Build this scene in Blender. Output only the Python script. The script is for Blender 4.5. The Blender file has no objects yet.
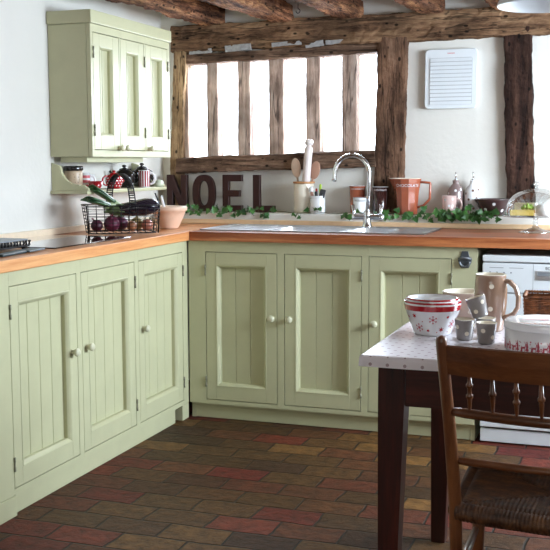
import bpy, bmesh, math, random
from mathutils import Vector, Matrix, noise
C = bpy.context.scene.collection
PI = math.pi
# ------------------------------------------------------------------ camera
cam_d = bpy.data.cameras.new('camera'); cam = bpy.data.objects.new('camera', cam_d); C.objects.link(cam)
cam_d.sensor_width = 36; cam_d.lens = 36*1026.556/550; cam_d.clip_start = 0.05
YAW, PIT, ROL = -0.3389, -0.1095, -0.0023
fw = Vector((math.sin(YAW)*math.cos(PIT), math.cos(YAW)*math.cos(PIT), math.sin(PIT)))
r_ = Vector((math.cos(YAW), -math.sin(YAW), 0)); u_ = r_.cross(fw)
r2 = r_*math.cos(ROL)+u_*math.sin(ROL); u2 = u_*math.cos(ROL)-r_*math.sin(ROL)
M = Matrix((r2, u2, -fw)).transposed().to_4x4(); M.translation = Vector((2.0515, -4.5393, 1.2515))
cam.matrix_world = M
bpy.context.scene.camera = cam
# ------------------------------------------------------------------ world, lights, exposure
sc = bpy.context.scene
w = bpy.data.worlds.new('overcast_sky'); sc.world = w; w.use_nodes = True
bg = w.node_tree.nodes['Background']; bg.inputs[0].default_value = (0.93, 0.97, 1.0, 1); bg.inputs[1].default_value = 3.6

def area(name, loc, target, sx, sy, power, col):
    l = bpy.data.lights.new(name, 'AREA'); l.shape = 'RECTANGLE'; l.size = sx; l.size_y = sy
    l.energy = power; l.color = col
    o = bpy.data.objects.new(name, l); C.objects.link(o); o.location = loc
    o.rotation_euler = (Vector(target)-Vector(loc)).to_track_quat('-Z', 'Y').to_euler()
    return o
area('daylight_side_window', (3.45, -0.55, 1.62), (0, -0.75, 0.9), 1.5, 1.0, 178, (0.73, 0.87, 1.0))
area('daylight_back_window', (0.2, 1.16, 1.62), (0.2, 0.0, 1.2), 1.1, 0.55, 72, (0.82, 0.91, 1.0))
area('added_rear_fill', (2.2, -5.75, 1.55), (1.0, 0, 1.0), 1.5, 1.0, 6, (1.0, 0.87, 0.62))  # warm fill added behind the viewer to lift the sink cabinet fronts
sc.view_settings.view_transform = 'Standard'
sc.view_settings.look = 'None'
sc.view_settings.exposure = 0.0
sc.view_settings.gamma = 1.0
sc.view_settings.use_curve_mapping = False

# ------------------------------------------------------------------ material helpers
def lin(c):
    return tuple((x/255/12.92 if x/255 <= 0.04045 else ((x/255+0.055)/1.055)**2.4) for x in c)+(1,)
def newmat(name):
    m = bpy.data.materials.new(name); m.use_nodes = True
    nt = m.node_tree; return m, nt, nt.nodes['Principled BSDF']
def N(nt, t, **kw):
    n = nt.nodes.new(t)
    for k, v in kw.items(): setattr(n, k, v)
    return n
def noise_col(nt, scale, stops, detail=4, coord='Object', sc3=(1, 1, 1), rough=0.6):
    tc = N(nt, 'ShaderNodeTexCoord'); mp = N(nt, 'ShaderNodeMapping'); mp.inputs['Scale'].default_value = sc3
    nt.links.new(tc.outputs[coord], mp.inputs[0])
    nz = N(nt, 'ShaderNodeTexNoise'); nz.inputs['Scale'].default_value = scale; nz.inputs['Detail'].default_value = detail
    nz.inputs['Roughness'].default_value = rough
    nt.links.new(mp.outputs[0], nz.inputs[0])
    cr = N(nt, 'ShaderNodeValToRGB'); e = cr.color_ramp.elements
    e[0].position = stops[0][0]; e[0].color = stops[0][1]; e[1].position = stops[-1][0]; e[1].color = stops[-1][1]
    for p, c in stops[1:-1]:
        x = e.new(p); x.color = c
    nt.links.new(nz.outputs[0], cr.inputs[0])
    return cr, nz, mp
def bump(nt, b, src, strength, dist=0.01):
    bp = N(nt, 'ShaderNodeBump'); bp.inputs['Strength'].default_value = strength; bp.inputs['Distance'].default_value = dist
    nt.links.new(src, bp.inputs['Height']); nt.links.new(bp.outputs[0], b.inputs['Normal']); return bp
def plain(name, rgb, rough=0.5, metal=0.0, var=0.06, scale=30, spec=0.5, coat=0.0):
    m, nt, b = newmat(name); c = lin(rgb)
    lo = tuple(x*(1-var) for x in c[:3])+(1,); hi = tuple(min(1, x*(1+var)) for x in c[:3])+(1,)
    cr, nz, mp = noise_col(nt, scale, [(0.3, lo), (0.7, hi)])
    nt.links.new(cr.outputs[0], b.inputs['Base Color'])
    b.inputs['Roughness'].default_value = rough; b.inputs['Metallic'].default_value = metal
    b.inputs['Specular IOR Level'].default_value = spec; b.inputs['Coat Weight'].default_value = coat
    b.inputs['Coat Roughness'].default_value = 0.05
    return m
def wood(name, dark, mid, light, axis=0, scale=6.0, rough=0.5, bmp=0.15, stretch=0.08, coat=0.0):
    m, nt, b = newmat(name); s = [1.0, 1.0, 1.0]; s[axis] = stretch
    cr, nz, mp = noise_col(nt, scale, [(0.34, lin(dark)), (0.5, lin(mid)), (0.66, lin(light))], 8, sc3=tuple(s), rough=0.75)
    nt.links.new(cr.outputs[0], b.inputs['Base Color']); b.inputs['Roughness'].default_value = rough
    b.inputs['Coat Weight'].default_value = coat; b.inputs['Coat Roughness'].default_value = 0.15
    bump(nt, b, nz.outputs[0], bmp, 0.004)
    return m
def timber(name, dark, mid, light, axis=0, holes=True):
    """old weathered oak: grain, blotches, worm holes and nail holes"""
    m, nt, b = newmat(name); s = [1.0, 1.0, 1.0]; s[axis] = 0.12
    cr, nz, mp = noise_col(nt, 22, [(0.36, lin(dark)), (0.5, lin(mid)), (0.64, lin(light))], 10, sc3=tuple(s), rough=0.8)
    tc = N(nt, 'ShaderNodeTexCoord')
    blo = N(nt, 'ShaderNodeTexNoise'); blo.inputs['Scale'].default_value = 5; blo.inputs['Detail'].default_value = 3
    nt.links.new(tc.outputs['Object'], blo.inputs[0])
    mr = N(nt, 'ShaderNodeMapRange'); mr.inputs[1].default_value = 0.35; mr.inputs[2].default_value = 0.7; mr.inputs[3].default_value = 0.5; mr.inputs[4].default_value = 1.2
    nt.links.new(blo.outputs[0], mr.inputs[0])
    mx = N(nt, 'ShaderNodeMix', data_type='RGBA', blend_type='MULTIPLY'); mx.inputs[0].default_value = 1
    nt.links.new(cr.outputs[0], mx.inputs[6]); nt.links.new(mr.outputs[0], mx.inputs[7])
    out = mx.outputs[2]
    if holes:
        s2 = [1.0, 1.0, 1.0]; s2[axis] = 0.6
        mp2 = N(nt, 'ShaderNodeMapping'); mp2.inputs['Scale'].default_value = s2; nt.links.new(tc.outputs['Object'], mp2.inputs[0])
        vo = N(nt, 'ShaderNodeTexVoronoi'); vo.inputs['Scale'].default_value = 24; nt.links.new(mp2.outputs[0], vo.inputs[0])
        r2_ = N(nt, 'ShaderNodeMapRange'); r2_.inputs[1].default_value = 0.12; r2_.inputs[2].default_value = 0.2; r2_.inputs[3].default_value = 0.12; r2_.inputs[4].default_value = 1
        nt.links.new(vo.outputs['Distance'], r2_.inputs[0])
        m2 = N(nt, 'ShaderNodeMix', data_type='RGBA', blend_type='MULTIPLY'); m2.inputs[0].default_value = 1
        nt.links.new(out, m2.inputs[6]); nt.links.new(r2_.outputs[0], m2.inputs[7]); out = m2.outputs[2]
    s3 = [1.0, 1.0, 1.0]; s3[axis] = 0.05
    mp3 = N(nt, 'ShaderNodeMapping'); mp3.inputs['Scale'].default_value = s3; nt.links.new(tc.outputs['Object'], mp3.inputs[0])
    n3 = N(nt, 'ShaderNodeTexNoise'); n3.inputs['Scale'].default_value = 16; n3.inputs['Detail'].default_value = 3; nt.links.new(mp3.outputs[0], n3.inputs[0])
    su = N(nt, 'ShaderNodeMath', operation='SUBTRACT'); su.inputs[1].default_value = 0.52; nt.links.new(n3.outputs[0], su.inputs[0])
    ab = N(nt, 'ShaderNodeMath', operation='ABSOLUTE'); nt.links.new(su.outputs[0], ab.inputs[0])
    r3 = N(nt, 'ShaderNodeMapRange'); r3.inputs[1].default_value = 0.004; r3.inputs[2].default_value = 0.016; r3.inputs[3].default_value = 0.35; r3.inputs[4].default_value = 1
    nt.links.new(ab.outputs[0], r3.inputs[0])
    m3 = N(nt, 'ShaderNodeMix', data_type='RGBA', blend_type='MULTIPLY'); m3.inputs[0].default_value = 1
    nt.links.new(out, m3.inputs[6]); nt.links.new(r3.outputs[0], m3.inputs[7]); out = m3.outputs[2]
    nt.links.new(out, b.inputs['Base Color']); b.inputs['Roughness'].default_value = 0.85; b.inputs['Specular IOR Level'].default_value = 0.15
    bump(nt, b, nz.outputs[0], 0.8, 0.02)
    return m
def glassy(name, alpha_col=(1, 1, 1, 1), refl=0.08, rough=0.02):
    m, nt, b = newmat(name); nt.nodes.remove(b)
    o = nt.nodes['Material Output']
    t = N(nt, 'ShaderNodeBsdfTransparent'); t.inputs[0].default_value = alpha_col
    g = N(nt, 'ShaderNodeBsdfGlossy'); g.inputs['Roughness'].default_value = rough
    f = N(nt, 'ShaderNodeLayerWeight'); f.inputs[0].default_value = 0.35
    mr = N(nt, 'ShaderNodeMapRange'); mr.inputs[3].default_value = refl; mr.inputs[4].default_value = 0.75
    nt.links.new(f.outputs['Facing'], mr.inputs[0])
    mx = N(nt, 'ShaderNodeMixShader'); nt.links.new(mr.outputs[0], mx.inputs[0])
    nt.links.new(t.outputs[0], mx.inputs[1]); nt.links.new(g.outputs[0], mx.inputs[2]); nt.links.new(mx.outputs[0], o.inputs[0])
    return m

# ------------------------------------------------------------------ mesh helpers
class MB:
    def __init__(s): s.bm = bmesh.new(); s.mi = 0
    def _tag(s, fs):
        for f in fs: f.material_index = s.mi
    def box(s, x0, x1, y0, y1, z0, z1, bev=0.0, seg=2, mat=None):
        b2 = bmesh.new()
        v = [b2.verts.new((x, y, z)) for x in (x0, x1) for y in (y0, y1) for z in (z0, z1)]
        for q in ((0, 1, 3, 2), (4, 6, 7, 5), (0, 4, 5, 1), (2, 3, 7, 6), (0, 2, 6, 4), (1, 5, 7, 3)): b2.faces.new([v[i] for i in q])
        if bev: bmesh.ops.bevel(b2, geom=list(b2.edges), offset=bev, segments=seg, profile=0.5, affect='EDGES')
        if mat is not None: bmesh.ops.transform(b2, matrix=mat, verts=b2.verts)
        s.merge(b2); return s
    def merge(s, b2, mat=None):
        if mat is not None: bmesh.ops.transform(b2, matrix=mat, verts=b2.verts)
        mp = {}
        for v in b2.verts: mp[v] = s.bm.verts.new(v.co)
        for f in b2.faces:
            try:
                nf = s.bm.faces.new([mp[v] for v in f.verts]); nf.material_index = s.mi; nf.smooth = f.smooth
            except ValueError: pass
        b2.free(); return s
    def lathe(s, prof, seg=32, c=(0, 0, 0), mat=None, squash=1.0, facet=False):
        b2 = bmesh.new(); rings = []
        for r, z in prof:
            if r <= 1e-6: rings.append([b2.verts.new((0, 0, z))])
            else: rings.append([b2.verts.new((r*math.cos(2*PI*i/seg), squash*r*math.sin(2*PI*i/seg), z)) for i in range(seg)])
        for a, b in zip(rings, rings[1:]):
            for i in range(seg):
                j = (i+1) % seg
                if len(a) == 1 and len(b) == 1: continue
                if len(a) == 1: f = b2.faces.new((a[0], b[j], b[i]))
                elif len(b) == 1: f = b2.faces.new((a[i], a[j], b[0]))
                else: f = b2.faces.new((a[i], a[j], b[j], b[i]))
                f.smooth = not facet
        s.merge(b2, (mat or Matrix()) if mat is not None else Matrix.Translation(c)); return s
    def tube(s, pts, r, seg=10, closed=False, caps=True, mat=None, flat=1.0):
        pts = [Vector(p) for p in pts]; n = len(pts); b2 = bmesh.new()
        rs = r if isinstance(r, (list, tuple)) else [r]*n
        t0 = (pts[1]-pts[0]).normalized(); up = Vector((0, 0, 1)) if abs(t0.z) < 0.9 else Vector((1, 0, 0))
        nrm = (up-t0*up.dot(t0)).normalized(); rings = []
        for i in range(n):
            if closed: t = (pts[(i+1) % n]-pts[i-1]).normalized()
            else: t = (pts[min(i+1, n-1)]-pts[max(i-1, 0)]).normalized()
            nrm = (nrm-t*nrm.dot(t)).normalized(); bi = t.cross(nrm)
            rings.append([b2.verts.new(pts[i]+rs[i]*(math.cos(2*PI*k/seg)*nrm+flat*math.sin(2*PI*k/seg)*bi)) for k in range(seg)])
        for i in range(n if closed else n-1):
            a, b = rings[i], rings[(i+1) % n]
            for k in range(seg):
                f = b2.faces.new((a[k], a[(k+1) % seg], b[(k+1) % seg], b[k])); f.smooth = True
        if caps and not closed:
            b2.faces.new(rings[0][::-1]); b2.faces.new(rings[-1])
        s.merge(b2, mat); return s
    def prism(s, poly, axis, a, b, bev=0.0, mat=None):
        """poly in the other two axes (cyclic order), extruded from a to b along axis"""
        b2 = bmesh.new()
        def P(u, v, w_): return {'x': (w_, u, v), 'y': (u, w_, v), 'z': (u, v, w_)}[axis]
        f1 = [b2.verts.new(P(u, v, a)) for u, v in poly]; f2 = [b2.verts.new(P(u, v, b)) for u, v in poly]
        n = len(poly); b2.faces.new(f1); b2.faces.new(f2[::-1])
        for i in range(n): b2.faces.new((f1[i], f2[i], f2[(i+1) % n], f1[(i+1) % n]))
        bmesh.ops.recalc_face_normals(b2, faces=b2.faces)
        if bev: bmesh.ops.bevel(b2, geom=[e for e in b2.edges if e.calc_length() > bev*2.2], offset=bev, segments=1, affect='EDGES')
        s.merge(b2, mat); return s
    def sphere(s, c, r, su=20, sv=12, scale=(1, 1, 1), mat=None):
        b2 = bmesh.new(); bmesh.ops.create_uvsphere(b2, u_segments=su, v_segments=sv, radius=r)
        for f in b2.faces: f.smooth = True
        m = Matrix.Translation(c) @ (mat or Matrix()) @ Matrix.Diagonal((*scale, 1))
        s.merge(b2, m); return s
    def beam(s, p0, p1, wd, h, amp=0.008, n=40, seedv=0, amp2=None, taper=1.0):
        """rough hewn timber from p0 to p1 (axis through its centre), wd = horizontal/first width, h = second"""
        p0 = Vector(p0); p1 = Vector(p1); t = (p1-p0).normalized()
        up = Vector((0, 0, 1)) if abs(t.z) < 0.9 else Vector((0, 1, 0))
        sd = t.cross(up).normalized(); up = sd.cross(t)
        m = 7; b2 = bmesh.new(); rings = []
        prof = []
        for (a, b_) in (((-1, -1), (1, -1)), ((1, -1), (1, 1)), ((1, 1), (-1, 1)), ((-1, 1), (-1, -1))):
            for k in range(m):
                f = k/m; u = a[0]+(b_[0]-a[0])*f; v = a[1]+(b_[1]-a[1])*f
                if k == 0: u *= 0.95; v *= 0.95
                prof.append((u, v))
        for i in range(n+1):
            c = p0+(p1-p0)*(i/n); k_ = 1+(taper-1)*i/n; ring = []
            for u, v in prof:
                q = c+sd*(u*wd/2*k_)+up*(v*h/2*k_)
                o = Vector((seedv*7.3, seedv*3.1, seedv))
                d = noise.noise_vector(q*5+o)*amp*0.7+noise.noise_vector(q*17+o)*amp*0.5+noise.noise_vector(q*45+o)*amp*0.4
                ring.append(b2.verts.new(q+d))
            rings.append(ring)
        L_ = len(prof)
        for a, b_ in zip(rings, rings[1:]):
            for k in range(L_): b2.faces.new((a[k], a[(k+1) % L_], b_[(k+1) % L_], b_[k]))
        b2.faces.new(rings[0][::-1]); b2.faces.new(rings[-1])
        bmesh.ops.recalc_face_normals(b2, faces=b2.faces)
        s.merge(b2); return s
    def poly3(s, pts):
        f = s.bm.faces.new([s.bm.verts.new(p) for p in pts]); f.material_index = s.mi; return s
    def build(s, name, mats, parent=None, smooth=None, loc=None):
        me = bpy.data.meshes.new(name)
        s.bm.normal_update(); s.bm.to_mesh(me); s.bm.free()
        for m in (mats if isinstance(mats, (list, tuple)) else [mats]): me.materials.append(m)
        o = bpy.data.objects.new(name, me); C.objects.link(o)
        if parent is not None: o.parent = parent
        if loc is not None: o.location = loc
        return o
def thing(name, label, cat, loc=(0, 0, 0), rotz=0.0, group=None):
    o = bpy.data.objects.new(name, None); C.objects.link(o); o.empty_display_size = 0.05
    o.location = loc; o.rotation_euler = (0, 0, rotz); o['label'] = label; o['category'] = cat
    if group: o['group'] = group
    return o
def tag(o, label, cat, group=None):
    o['label'] = label; o['category'] = cat
    if group: o['group'] = group
    return o
def struct(o, label, cat='room'):
    o['kind'] = 'structure'; o['label'] = label; o['category'] = cat; return o
def dup(root, loc, rotz, label, group=None):
    r = root.copy(); C.objects.link(r); r.location = loc; r.rotation_euler = (0, 0, rotz); r['label'] = label
    if group: r['group'] = group
    for ch in list(root.children):
        c = ch.copy(); C.objects.link(c); c.parent = r
        for g in list(ch.children):
            d = g.copy(); C.objects.link(d); d.parent = c
    return r
def prof_r(prof, z):
    """outer radius of a profile at height z (profile listed bottom to top)"""
    for (r0, z0), (r1, z1) in zip(prof, prof[1:]):
        if z0 <= z <= z1 and z1 > z0: return r0+(r1-r0)*(z-z0)/(z1-z0)
    return prof[-1][0]
def wrap(mb, prof, poly, th0, z0, eps=0.0006, c=(0, 0, 0)):
    """lay a small flat outline (s, t) on the side of a turned shape"""
    pts = []
    for s_, t_ in poly:
        z = z0+t_; r = prof_r(prof, z)+eps; a = th0+s_/max(prof_r(prof, z0), 0.005)
        pts.append((c[0]+r*math.cos(a), c[1]+r*math.sin(a), c[2]+z))
    f = mb.poly3(pts)
def disc(r, n=14): return [(r*math.cos(2*PI*i/n), r*math.sin(2*PI*i/n)) for i in range(n)]
def star(r, k, inner): return [((r if i % 2 == 0 else r*inner)*math.cos(PI*i/k+PI/2), (r if i % 2 == 0 else r*inner)*math.sin(PI*i/k+PI/2)) for i in range(2*k)]
def text_bm(txt, size, cx=True):
    cu = bpy.data.curves.new('lettering', 'FONT'); cu.body = txt; cu.size = size; cu.resolution_u = 3
    cu.align_x = 'CENTER' if cx else 'LEFT'; cu.align_y = 'CENTER'
    o = bpy.data.objects.new('lettering', cu); C.objects.link(o)
    bpy.context.view_layer.update()
    dg = bpy.context.evaluated_depsgraph_get(); me = bpy.data.meshes.new_from_object(o.evaluated_get(dg))
    b2 = bmesh.new(); b2.from_mesh(me); bpy.data.objects.remove(o); bpy.data.curves.remove(cu); bpy.data.meshes.remove(me)
    bmesh.ops.triangulate(b2, faces=b2.faces)
    return b2
def wrap_text(mb, prof, txt, size, th0, z0, eps=0.0008, rfun=None):
    b2 = text_bm(txt, size)
    bmesh.ops.subdivide_edges(b2, edges=[e for e in b2.edges if e.calc_length() > 0.006], cuts=2)
    for v in b2.verts:
        z = z0+v.co.y; a = th0+v.co.x/prof_r(prof, z0); r = (rfun(a, z) if rfun else prof_r(prof, z))+eps
        v.co = Vector((r*math.cos(a), r*math.sin(a), z))
    mb.merge(b2)

# ------------------------------------------------------------------ materials
M_white = None
def make_plaster(name, rgb):
    m, nt, b = newmat(name); c = lin(rgb)
    cr, nz, mp = noise_col(nt, 3.0, [(0.3, tuple(x*0.95 for x in c[:3])+(1,)), (0.7, c)], 5)
    nt.links.new(cr.outputs[0], b.inputs['Base Color']); b.inputs['Roughness'].default_value = 0.9
    tc = N(nt, 'ShaderNodeTexCoord'); n2 = N(nt, 'ShaderNodeTexNoise'); n2.inputs['Scale'].default_value = 40; n2.inputs['Detail'].default_value = 6
    nt.links.new(tc.outputs['Object'], n2.inputs[0]); bump(nt, b, n2.outputs[0], 0.12, 0.01)
    return m
PLASTER_REAR = make_plaster('bounce_cutting_ochre', (128, 106, 80))  # unseen rear wall, its ochre chosen to cut bounced light
PLASTER = make_plaster('white_plaster', (222, 218, 211))
SAGE = plain('sage_green_paint', (189, 187, 152), 0.42, var=0.04, scale=9)
SAGE_LIGHT = plain('pale_sage_paint', (206, 210, 190), 0.4, var=0.03, scale=9)
KNOB = plain('cream_painted_knob', (204, 201, 174), 0.3, var=0.03)
STEEL_HINGE = plain('worn_steel_hinge', (138, 136, 116), 0.4, 0.2)
DARK = plain('dark_interior', (22, 20, 18), 0.9)
OAK_LIT = wood('oak_worktop_lit', (170, 98, 52), (212, 140, 84), (232, 172, 116), 1, 14, 0.42, 0.08, 0.06, 0.2)  # lit copy of the worktop oak: brighter light is in the colour
OAK_SHADED = wood('oak_worktop_shaded', (88, 38, 18), (148, 74, 37), (200, 126, 76), 0, 14, 0.42, 0.08, 0.06, 0.2)  # shaded copy of the same oak: dimmer light is in the colour
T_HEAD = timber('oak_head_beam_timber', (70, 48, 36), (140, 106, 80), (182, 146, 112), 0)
T_TAN = timber('tan_oak_post_timber', (100, 76, 54), (168, 136, 102), (200, 168, 130), 2)
T_BROWN = timber('brown_oak_post_timber', (56, 38, 30), (112, 82, 64), (150, 116, 94), 2)
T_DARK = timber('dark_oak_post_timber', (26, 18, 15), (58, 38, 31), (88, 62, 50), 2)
T_JOIST = timber('reddish_oak_joist_timber', (60, 40, 32), (138, 94, 70), (212, 156, 110), 1)
T_SILL = timber('oak_sill_timber', (62, 44, 36), (124, 96, 78), (170, 138, 116), 0)
T_MULL = timber('glow_paled_oak_mullion', (140, 114, 102), (200, 172, 156), (226, 206, 192), 2, holes=False)  # paler than the other oak: window glow put into the colour
MORTAR = plain('grey_lime_mortar', (158, 156, 156), 0.95, var=0.2, scale=60)
GLASS = glassy('window_glass', (0.97, 0.98, 1, 1), 0.03)
CLEAR = glassy('clear_glassware', (0.90, 0.92, 0.93, 1), 0.12)
STEEL = plain('brushed_stainless_steel', (214, 216, 220), 0.33, 1.0, var=0.05)
CHROME = plain('polished_chrome', (214, 216, 220), 0.07, 1.0, var=0.01)
BLACK_GLASS = plain('black_hob_glass', (12, 12, 15), 0.04, 0, coat=1.0)
BLACK_IRON = plain('black_iron', (20, 19, 20), 0.45, 0.5)
WHITE_ENAMEL = plain('white_appliance_enamel', (222, 226, 230), 0.3, var=0.01)
GREY_PRINT = plain('grey_print', (120, 124, 130), 0.5)
BLACK_PRINT = plain('black_print', (30, 30, 34), 0.5)
MAHOG = wood('dark_mahogany', (30, 8, 5), (60, 19, 11), (90, 33, 20), 2, 10, 0.45, 0.05, 0.08, 0.08)
MAHOG_X = wood('dark_mahogany_rail', (30, 8, 5), (60, 19, 11), (90, 33, 20), 0, 10, 0.45, 0.05, 0.08, 0.08)
CHAIRW = wood('mid_brown_elm', (64, 34, 16), (104, 60, 32), (138, 86, 48), 2, 12, 0.35, 0.06, 0.1, 0.3)
CHAIRX = wood('mid_brown_elm_rail', (64, 34, 16), (104, 60, 32), (134, 84, 48), 0, 12, 0.35, 0.06, 0.1, 0.3)
RUSH = wood('dark_rush', (40, 22, 11), (74, 44, 22), (112, 72, 38), 0, 40, 0.55, 0.3, 0.6)
WHITE_CHINA = plain('white_china', (232, 232, 234), 0.12, var=0.01, coat=0.6)
RED_GLAZE = plain('red_glaze', (168, 24, 34), 0.15, var=0.05, coat=0.5)
RED_PRINT = plain('faded_red_print', (176, 70, 84), 0.3, var=0.08)
GREY_CUP = plain('grey_glaze', (138, 132, 130), 0.2, var=0.03, coat=0.5)
TAUPE = plain('taupe_glaze', (148, 118, 98), 0.15, var=0.04, coat=0.6)
TAUPE_PALE = plain('pale_taupe_glaze', (196, 172, 156), 0.18, var=0.03, coat=0.5)
CREAM = plain('cream_glaze', (232, 222, 204), 0.2, var=0.02, coat=0.4)
TERRA = plain('terracotta_glaze', (164, 88, 62), 0.25, var=0.06, coat=0.4)
CHOC = plain('dark_chocolate_glaze', (52, 26, 24), 0.18, coat=0.5)
CHOCWOOD = plain('chocolate_painted_wood', (50, 25, 22), 0.5, var=0.08, spec=0.3)
PINKCLAY = plain('pinkish_buff_clay', (224, 188, 164), 0.4, var=0.05)
PALEWOOD = plain('pale_beech', (214, 186, 164), 0.5, var=0.08)
BRUSHWOOD = plain('rosy_wood', (176, 132, 110), 0.5, var=0.08)
GREENPL = plain('lime_green_plastic', (160, 196, 30), 0.35)
BLACKPL = plain('black_plastic', (24, 24, 30), 0.35)
REDPL = plain('red_plastic', (196, 40, 44), 0.35)
IVY = None

# ivy and leek greens
def green(name, a, b_, scale=20, rough=0.4):
    m, nt, b = newmat(name); cr, nz, mp = noise_col(nt, scale, [(0.3, lin(a)), (0.7, lin(b_))]); nt.links.new(cr.outputs[0], b.inputs['Base Color'])
    b.inputs['Roughness'].default_value = rough; return m
IVY = green('ivy_green', (24, 58, 28), (78, 132, 58), 18)
STEM = plain('brown_vine_stem', (92, 88, 52), 0.7)
LEEK = green('leek_leaf_green', (18, 62, 34), (70, 118, 62), 14)
LEEKW = green('leek_pale_shank', (190, 212, 160), (226, 234, 206), 14)
AUB = plain('aubergine_skin', (24, 16, 34), 0.12, coat=0.6)
BEET = plain('beetroot_skin', (70, 20, 40), 0.45, var=0.3, scale=40)
ONION = plain('brown_onion_skin', (150, 96, 66), 0.35, var=0.2, scale=25)
ONION2 = plain('olive_onion_skin', (150, 130, 84), 0.4, var=0.2, scale=25)
ONION3 = plain('pinkish_onion_skin', (166, 104, 86), 0.3, var=0.2, scale=25)

# floor: running bond of worn bricks
def floor_mat():
    m, nt, b = newmat('worn_brick_floor')
    tc = N(nt, 'ShaderNodeTexCoord'); mp = N(nt, 'ShaderNodeMapping'); mp.inputs['Location'].default_value = (-0.105, 0.563, 0)
    nt.links.new(tc.outputs['Object'], mp.inputs[0])
    wob = N(nt, 'ShaderNodeTexNoise'); wob.inputs['Scale'].default_value = 6; nt.links.new(tc.outputs['Object'], wob.inputs[0])
    va = N(nt, 'ShaderNodeVectorMath', operation='MULTIPLY_ADD'); va.inputs[1].default_value = (0.028, 0.028, 0)
    nt.links.new(wob.outputs['Color'], va.inputs[0]); nt.links.new(mp.outputs[0], va.inputs[2])
    bt = N(nt, 'ShaderNodeTexBrick'); bt.inputs['Scale'].default_value = 1; bt.inputs['Brick Width'].default_value = 0.236
    bt.inputs['Row Height'].default_value = 0.136; bt.inputs['Mortar Size'].default_value = 0.0055; bt.inputs['Mortar Smooth'].default_value = 0.7
    bt.inputs['Bias'].default_value = 0.0
    bt.inputs['Color1'].default_value = (0, 0, 0, 1); bt.inputs['Color2'].default_value = (1, 1, 1, 1); bt.inputs['Mortar'].default_value = (0.5, 0.5, 0.5, 1)
    nt.links.new(va.outputs[0], bt.inputs['Vector'])
    cr = N(nt, 'ShaderNodeValToRGB'); cr.color_ramp.interpolation = 'LINEAR'; e = cr.color_ramp.elements
    e[0].position = 0; e[0].color = lin((96, 66, 36)); e[1].position = 1; e[1].color = lin((104, 38, 31))
    for p, c in ((0.18, (64, 42, 24)), (0.32, (126, 88, 46)), (0.46, (84, 56, 31)), (0.60, (102, 58, 35)), (0.74, (66, 43, 28)), (0.84, (126, 56, 38)), (0.92, (92, 34, 25))):
        x = e.new(p); x.color = lin(c)
    nt.links.new(bt.outputs['Color'], cr.inputs[0])
    nz = N(nt, 'ShaderNodeTexNoise'); nz.inputs['Scale'].default_value = 22; nz.inputs['Detail'].default_value = 8; nz.inputs['Roughness'].default_value = 0.7
    nt.links.new(tc.outputs['Object'], nz.inputs[0])
    mr = N(nt, 'ShaderNodeMapRange'); mr.inputs[1].default_value = 0.3; mr.inputs[2].default_value = 0.7; mr.inputs[3].default_value = 0.25; mr.inputs[4].default_value = 1.25
    nt.links.new(nz.outputs[0], mr.inputs[0])
    mx = N(nt, 'ShaderNodeMix', data_type='RGBA', blend_type='MULTIPLY'); mx.inputs[0].default_value = 1
    nt.links.new(cr.outputs[0], mx.inputs[6]); nt.links.new(mr.outputs[0], mx.inputs[7])
    m2 = N(nt, 'ShaderNodeMix', data_type='RGBA'); nt.links.new(bt.outputs['Fac'], m2.inputs[0])
    nt.links.new(mx.outputs[2], m2.inputs[6]); m2.inputs[7].default_value = lin((40, 34, 29))
    nt.links.new(m2.outputs[2], b.inputs['Base Color']); b.inputs['Roughness'].default_value = 0.55; b.inputs['Specular IOR Level'].default_value = 0.25
    sb = N(nt, 'ShaderNodeMath', operation='SUBTRACT'); nt.links.new(nz.outputs[0], sb.inputs[0]); nt.links.new(bt.outputs['Fac'], sb.inputs[1])
    bump(nt, b, sb.outputs[0], 0.9, 0.012)
    return m
# oilcloth: white with a grid of small grey spots
def cloth_mat():
    m, nt, b = newmat('spotted_white_oilcloth')
    tc = N(nt, 'ShaderNodeTexCoord')
    def grid(off):
        mp = N(nt, 'ShaderNodeMapping'); mp.inputs['Location'].default_value = off; mp.inputs['Scale'].default_value = (22, 22, 44)
        nt.links.new(tc.outputs['Object'], mp.inputs[0])
        fr = N(nt, 'ShaderNodeVectorMath', operation='FRACTION'); nt.links.new(mp.outputs[0], fr.inputs[0])
        sb = N(nt, 'ShaderNodeVectorMath', operation='SUBTRACT'); sb.inputs[1].default_value = (0.5, 0.5, 0.5); nt.links.new(fr.outputs[0], sb.inputs[0])
        ml = N(nt, 'ShaderNodeVectorMath', operation='MULTIPLY'); ml.inputs[1].default_value = (1, 1, 0.5); nt.links.new(sb.outputs[0], ml.inputs[0])
        ln = N(nt, 'ShaderNodeVectorMath', operation='LENGTH'); nt.links.new(ml.outputs[0], ln.inputs[0])
        lt = N(nt, 'ShaderNodeMath', operation='LESS_THAN'); lt.inputs[1].default_value = 0.10; nt.links.new(ln.outputs['Value'], lt.inputs[0]); return lt
    a, c = grid((0, 0, 0.346)), grid((0.5, 0.5, 0.346))
    mxx = N(nt, 'ShaderNodeMath', operation='MAXIMUM'); nt.links.new(a.outputs[0], mxx.inputs[0]); nt.links.new(c.outputs[0], mxx.inputs[1])
    mx = N(nt, 'ShaderNodeMix', data_type='RGBA'); nt.links.new(mxx.outputs[0], mx.inputs[0])
    mx.inputs[6].default_value = lin((232, 226, 232)); mx.inputs[7].default_value = lin((176, 158, 164))
    nt.links.new(mx.outputs[2], b.inputs['Base Color']); b.inputs['Roughness'].default_value = 0.25; b.inputs['Coat Weight'].default_value = 0.3
    return m
def wicker_mat():
    m, nt, b = newmat('brown_wicker'); cr, nz, mp = noise_col(nt, 60, [(0.3, lin((70, 36, 16))), (0.7, lin((150, 92, 50)))]); nt.links.new(cr.outputs[0], b.inputs['Base Color'])
    b.inputs['Roughness'].default_value = 0.5; return m

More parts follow.
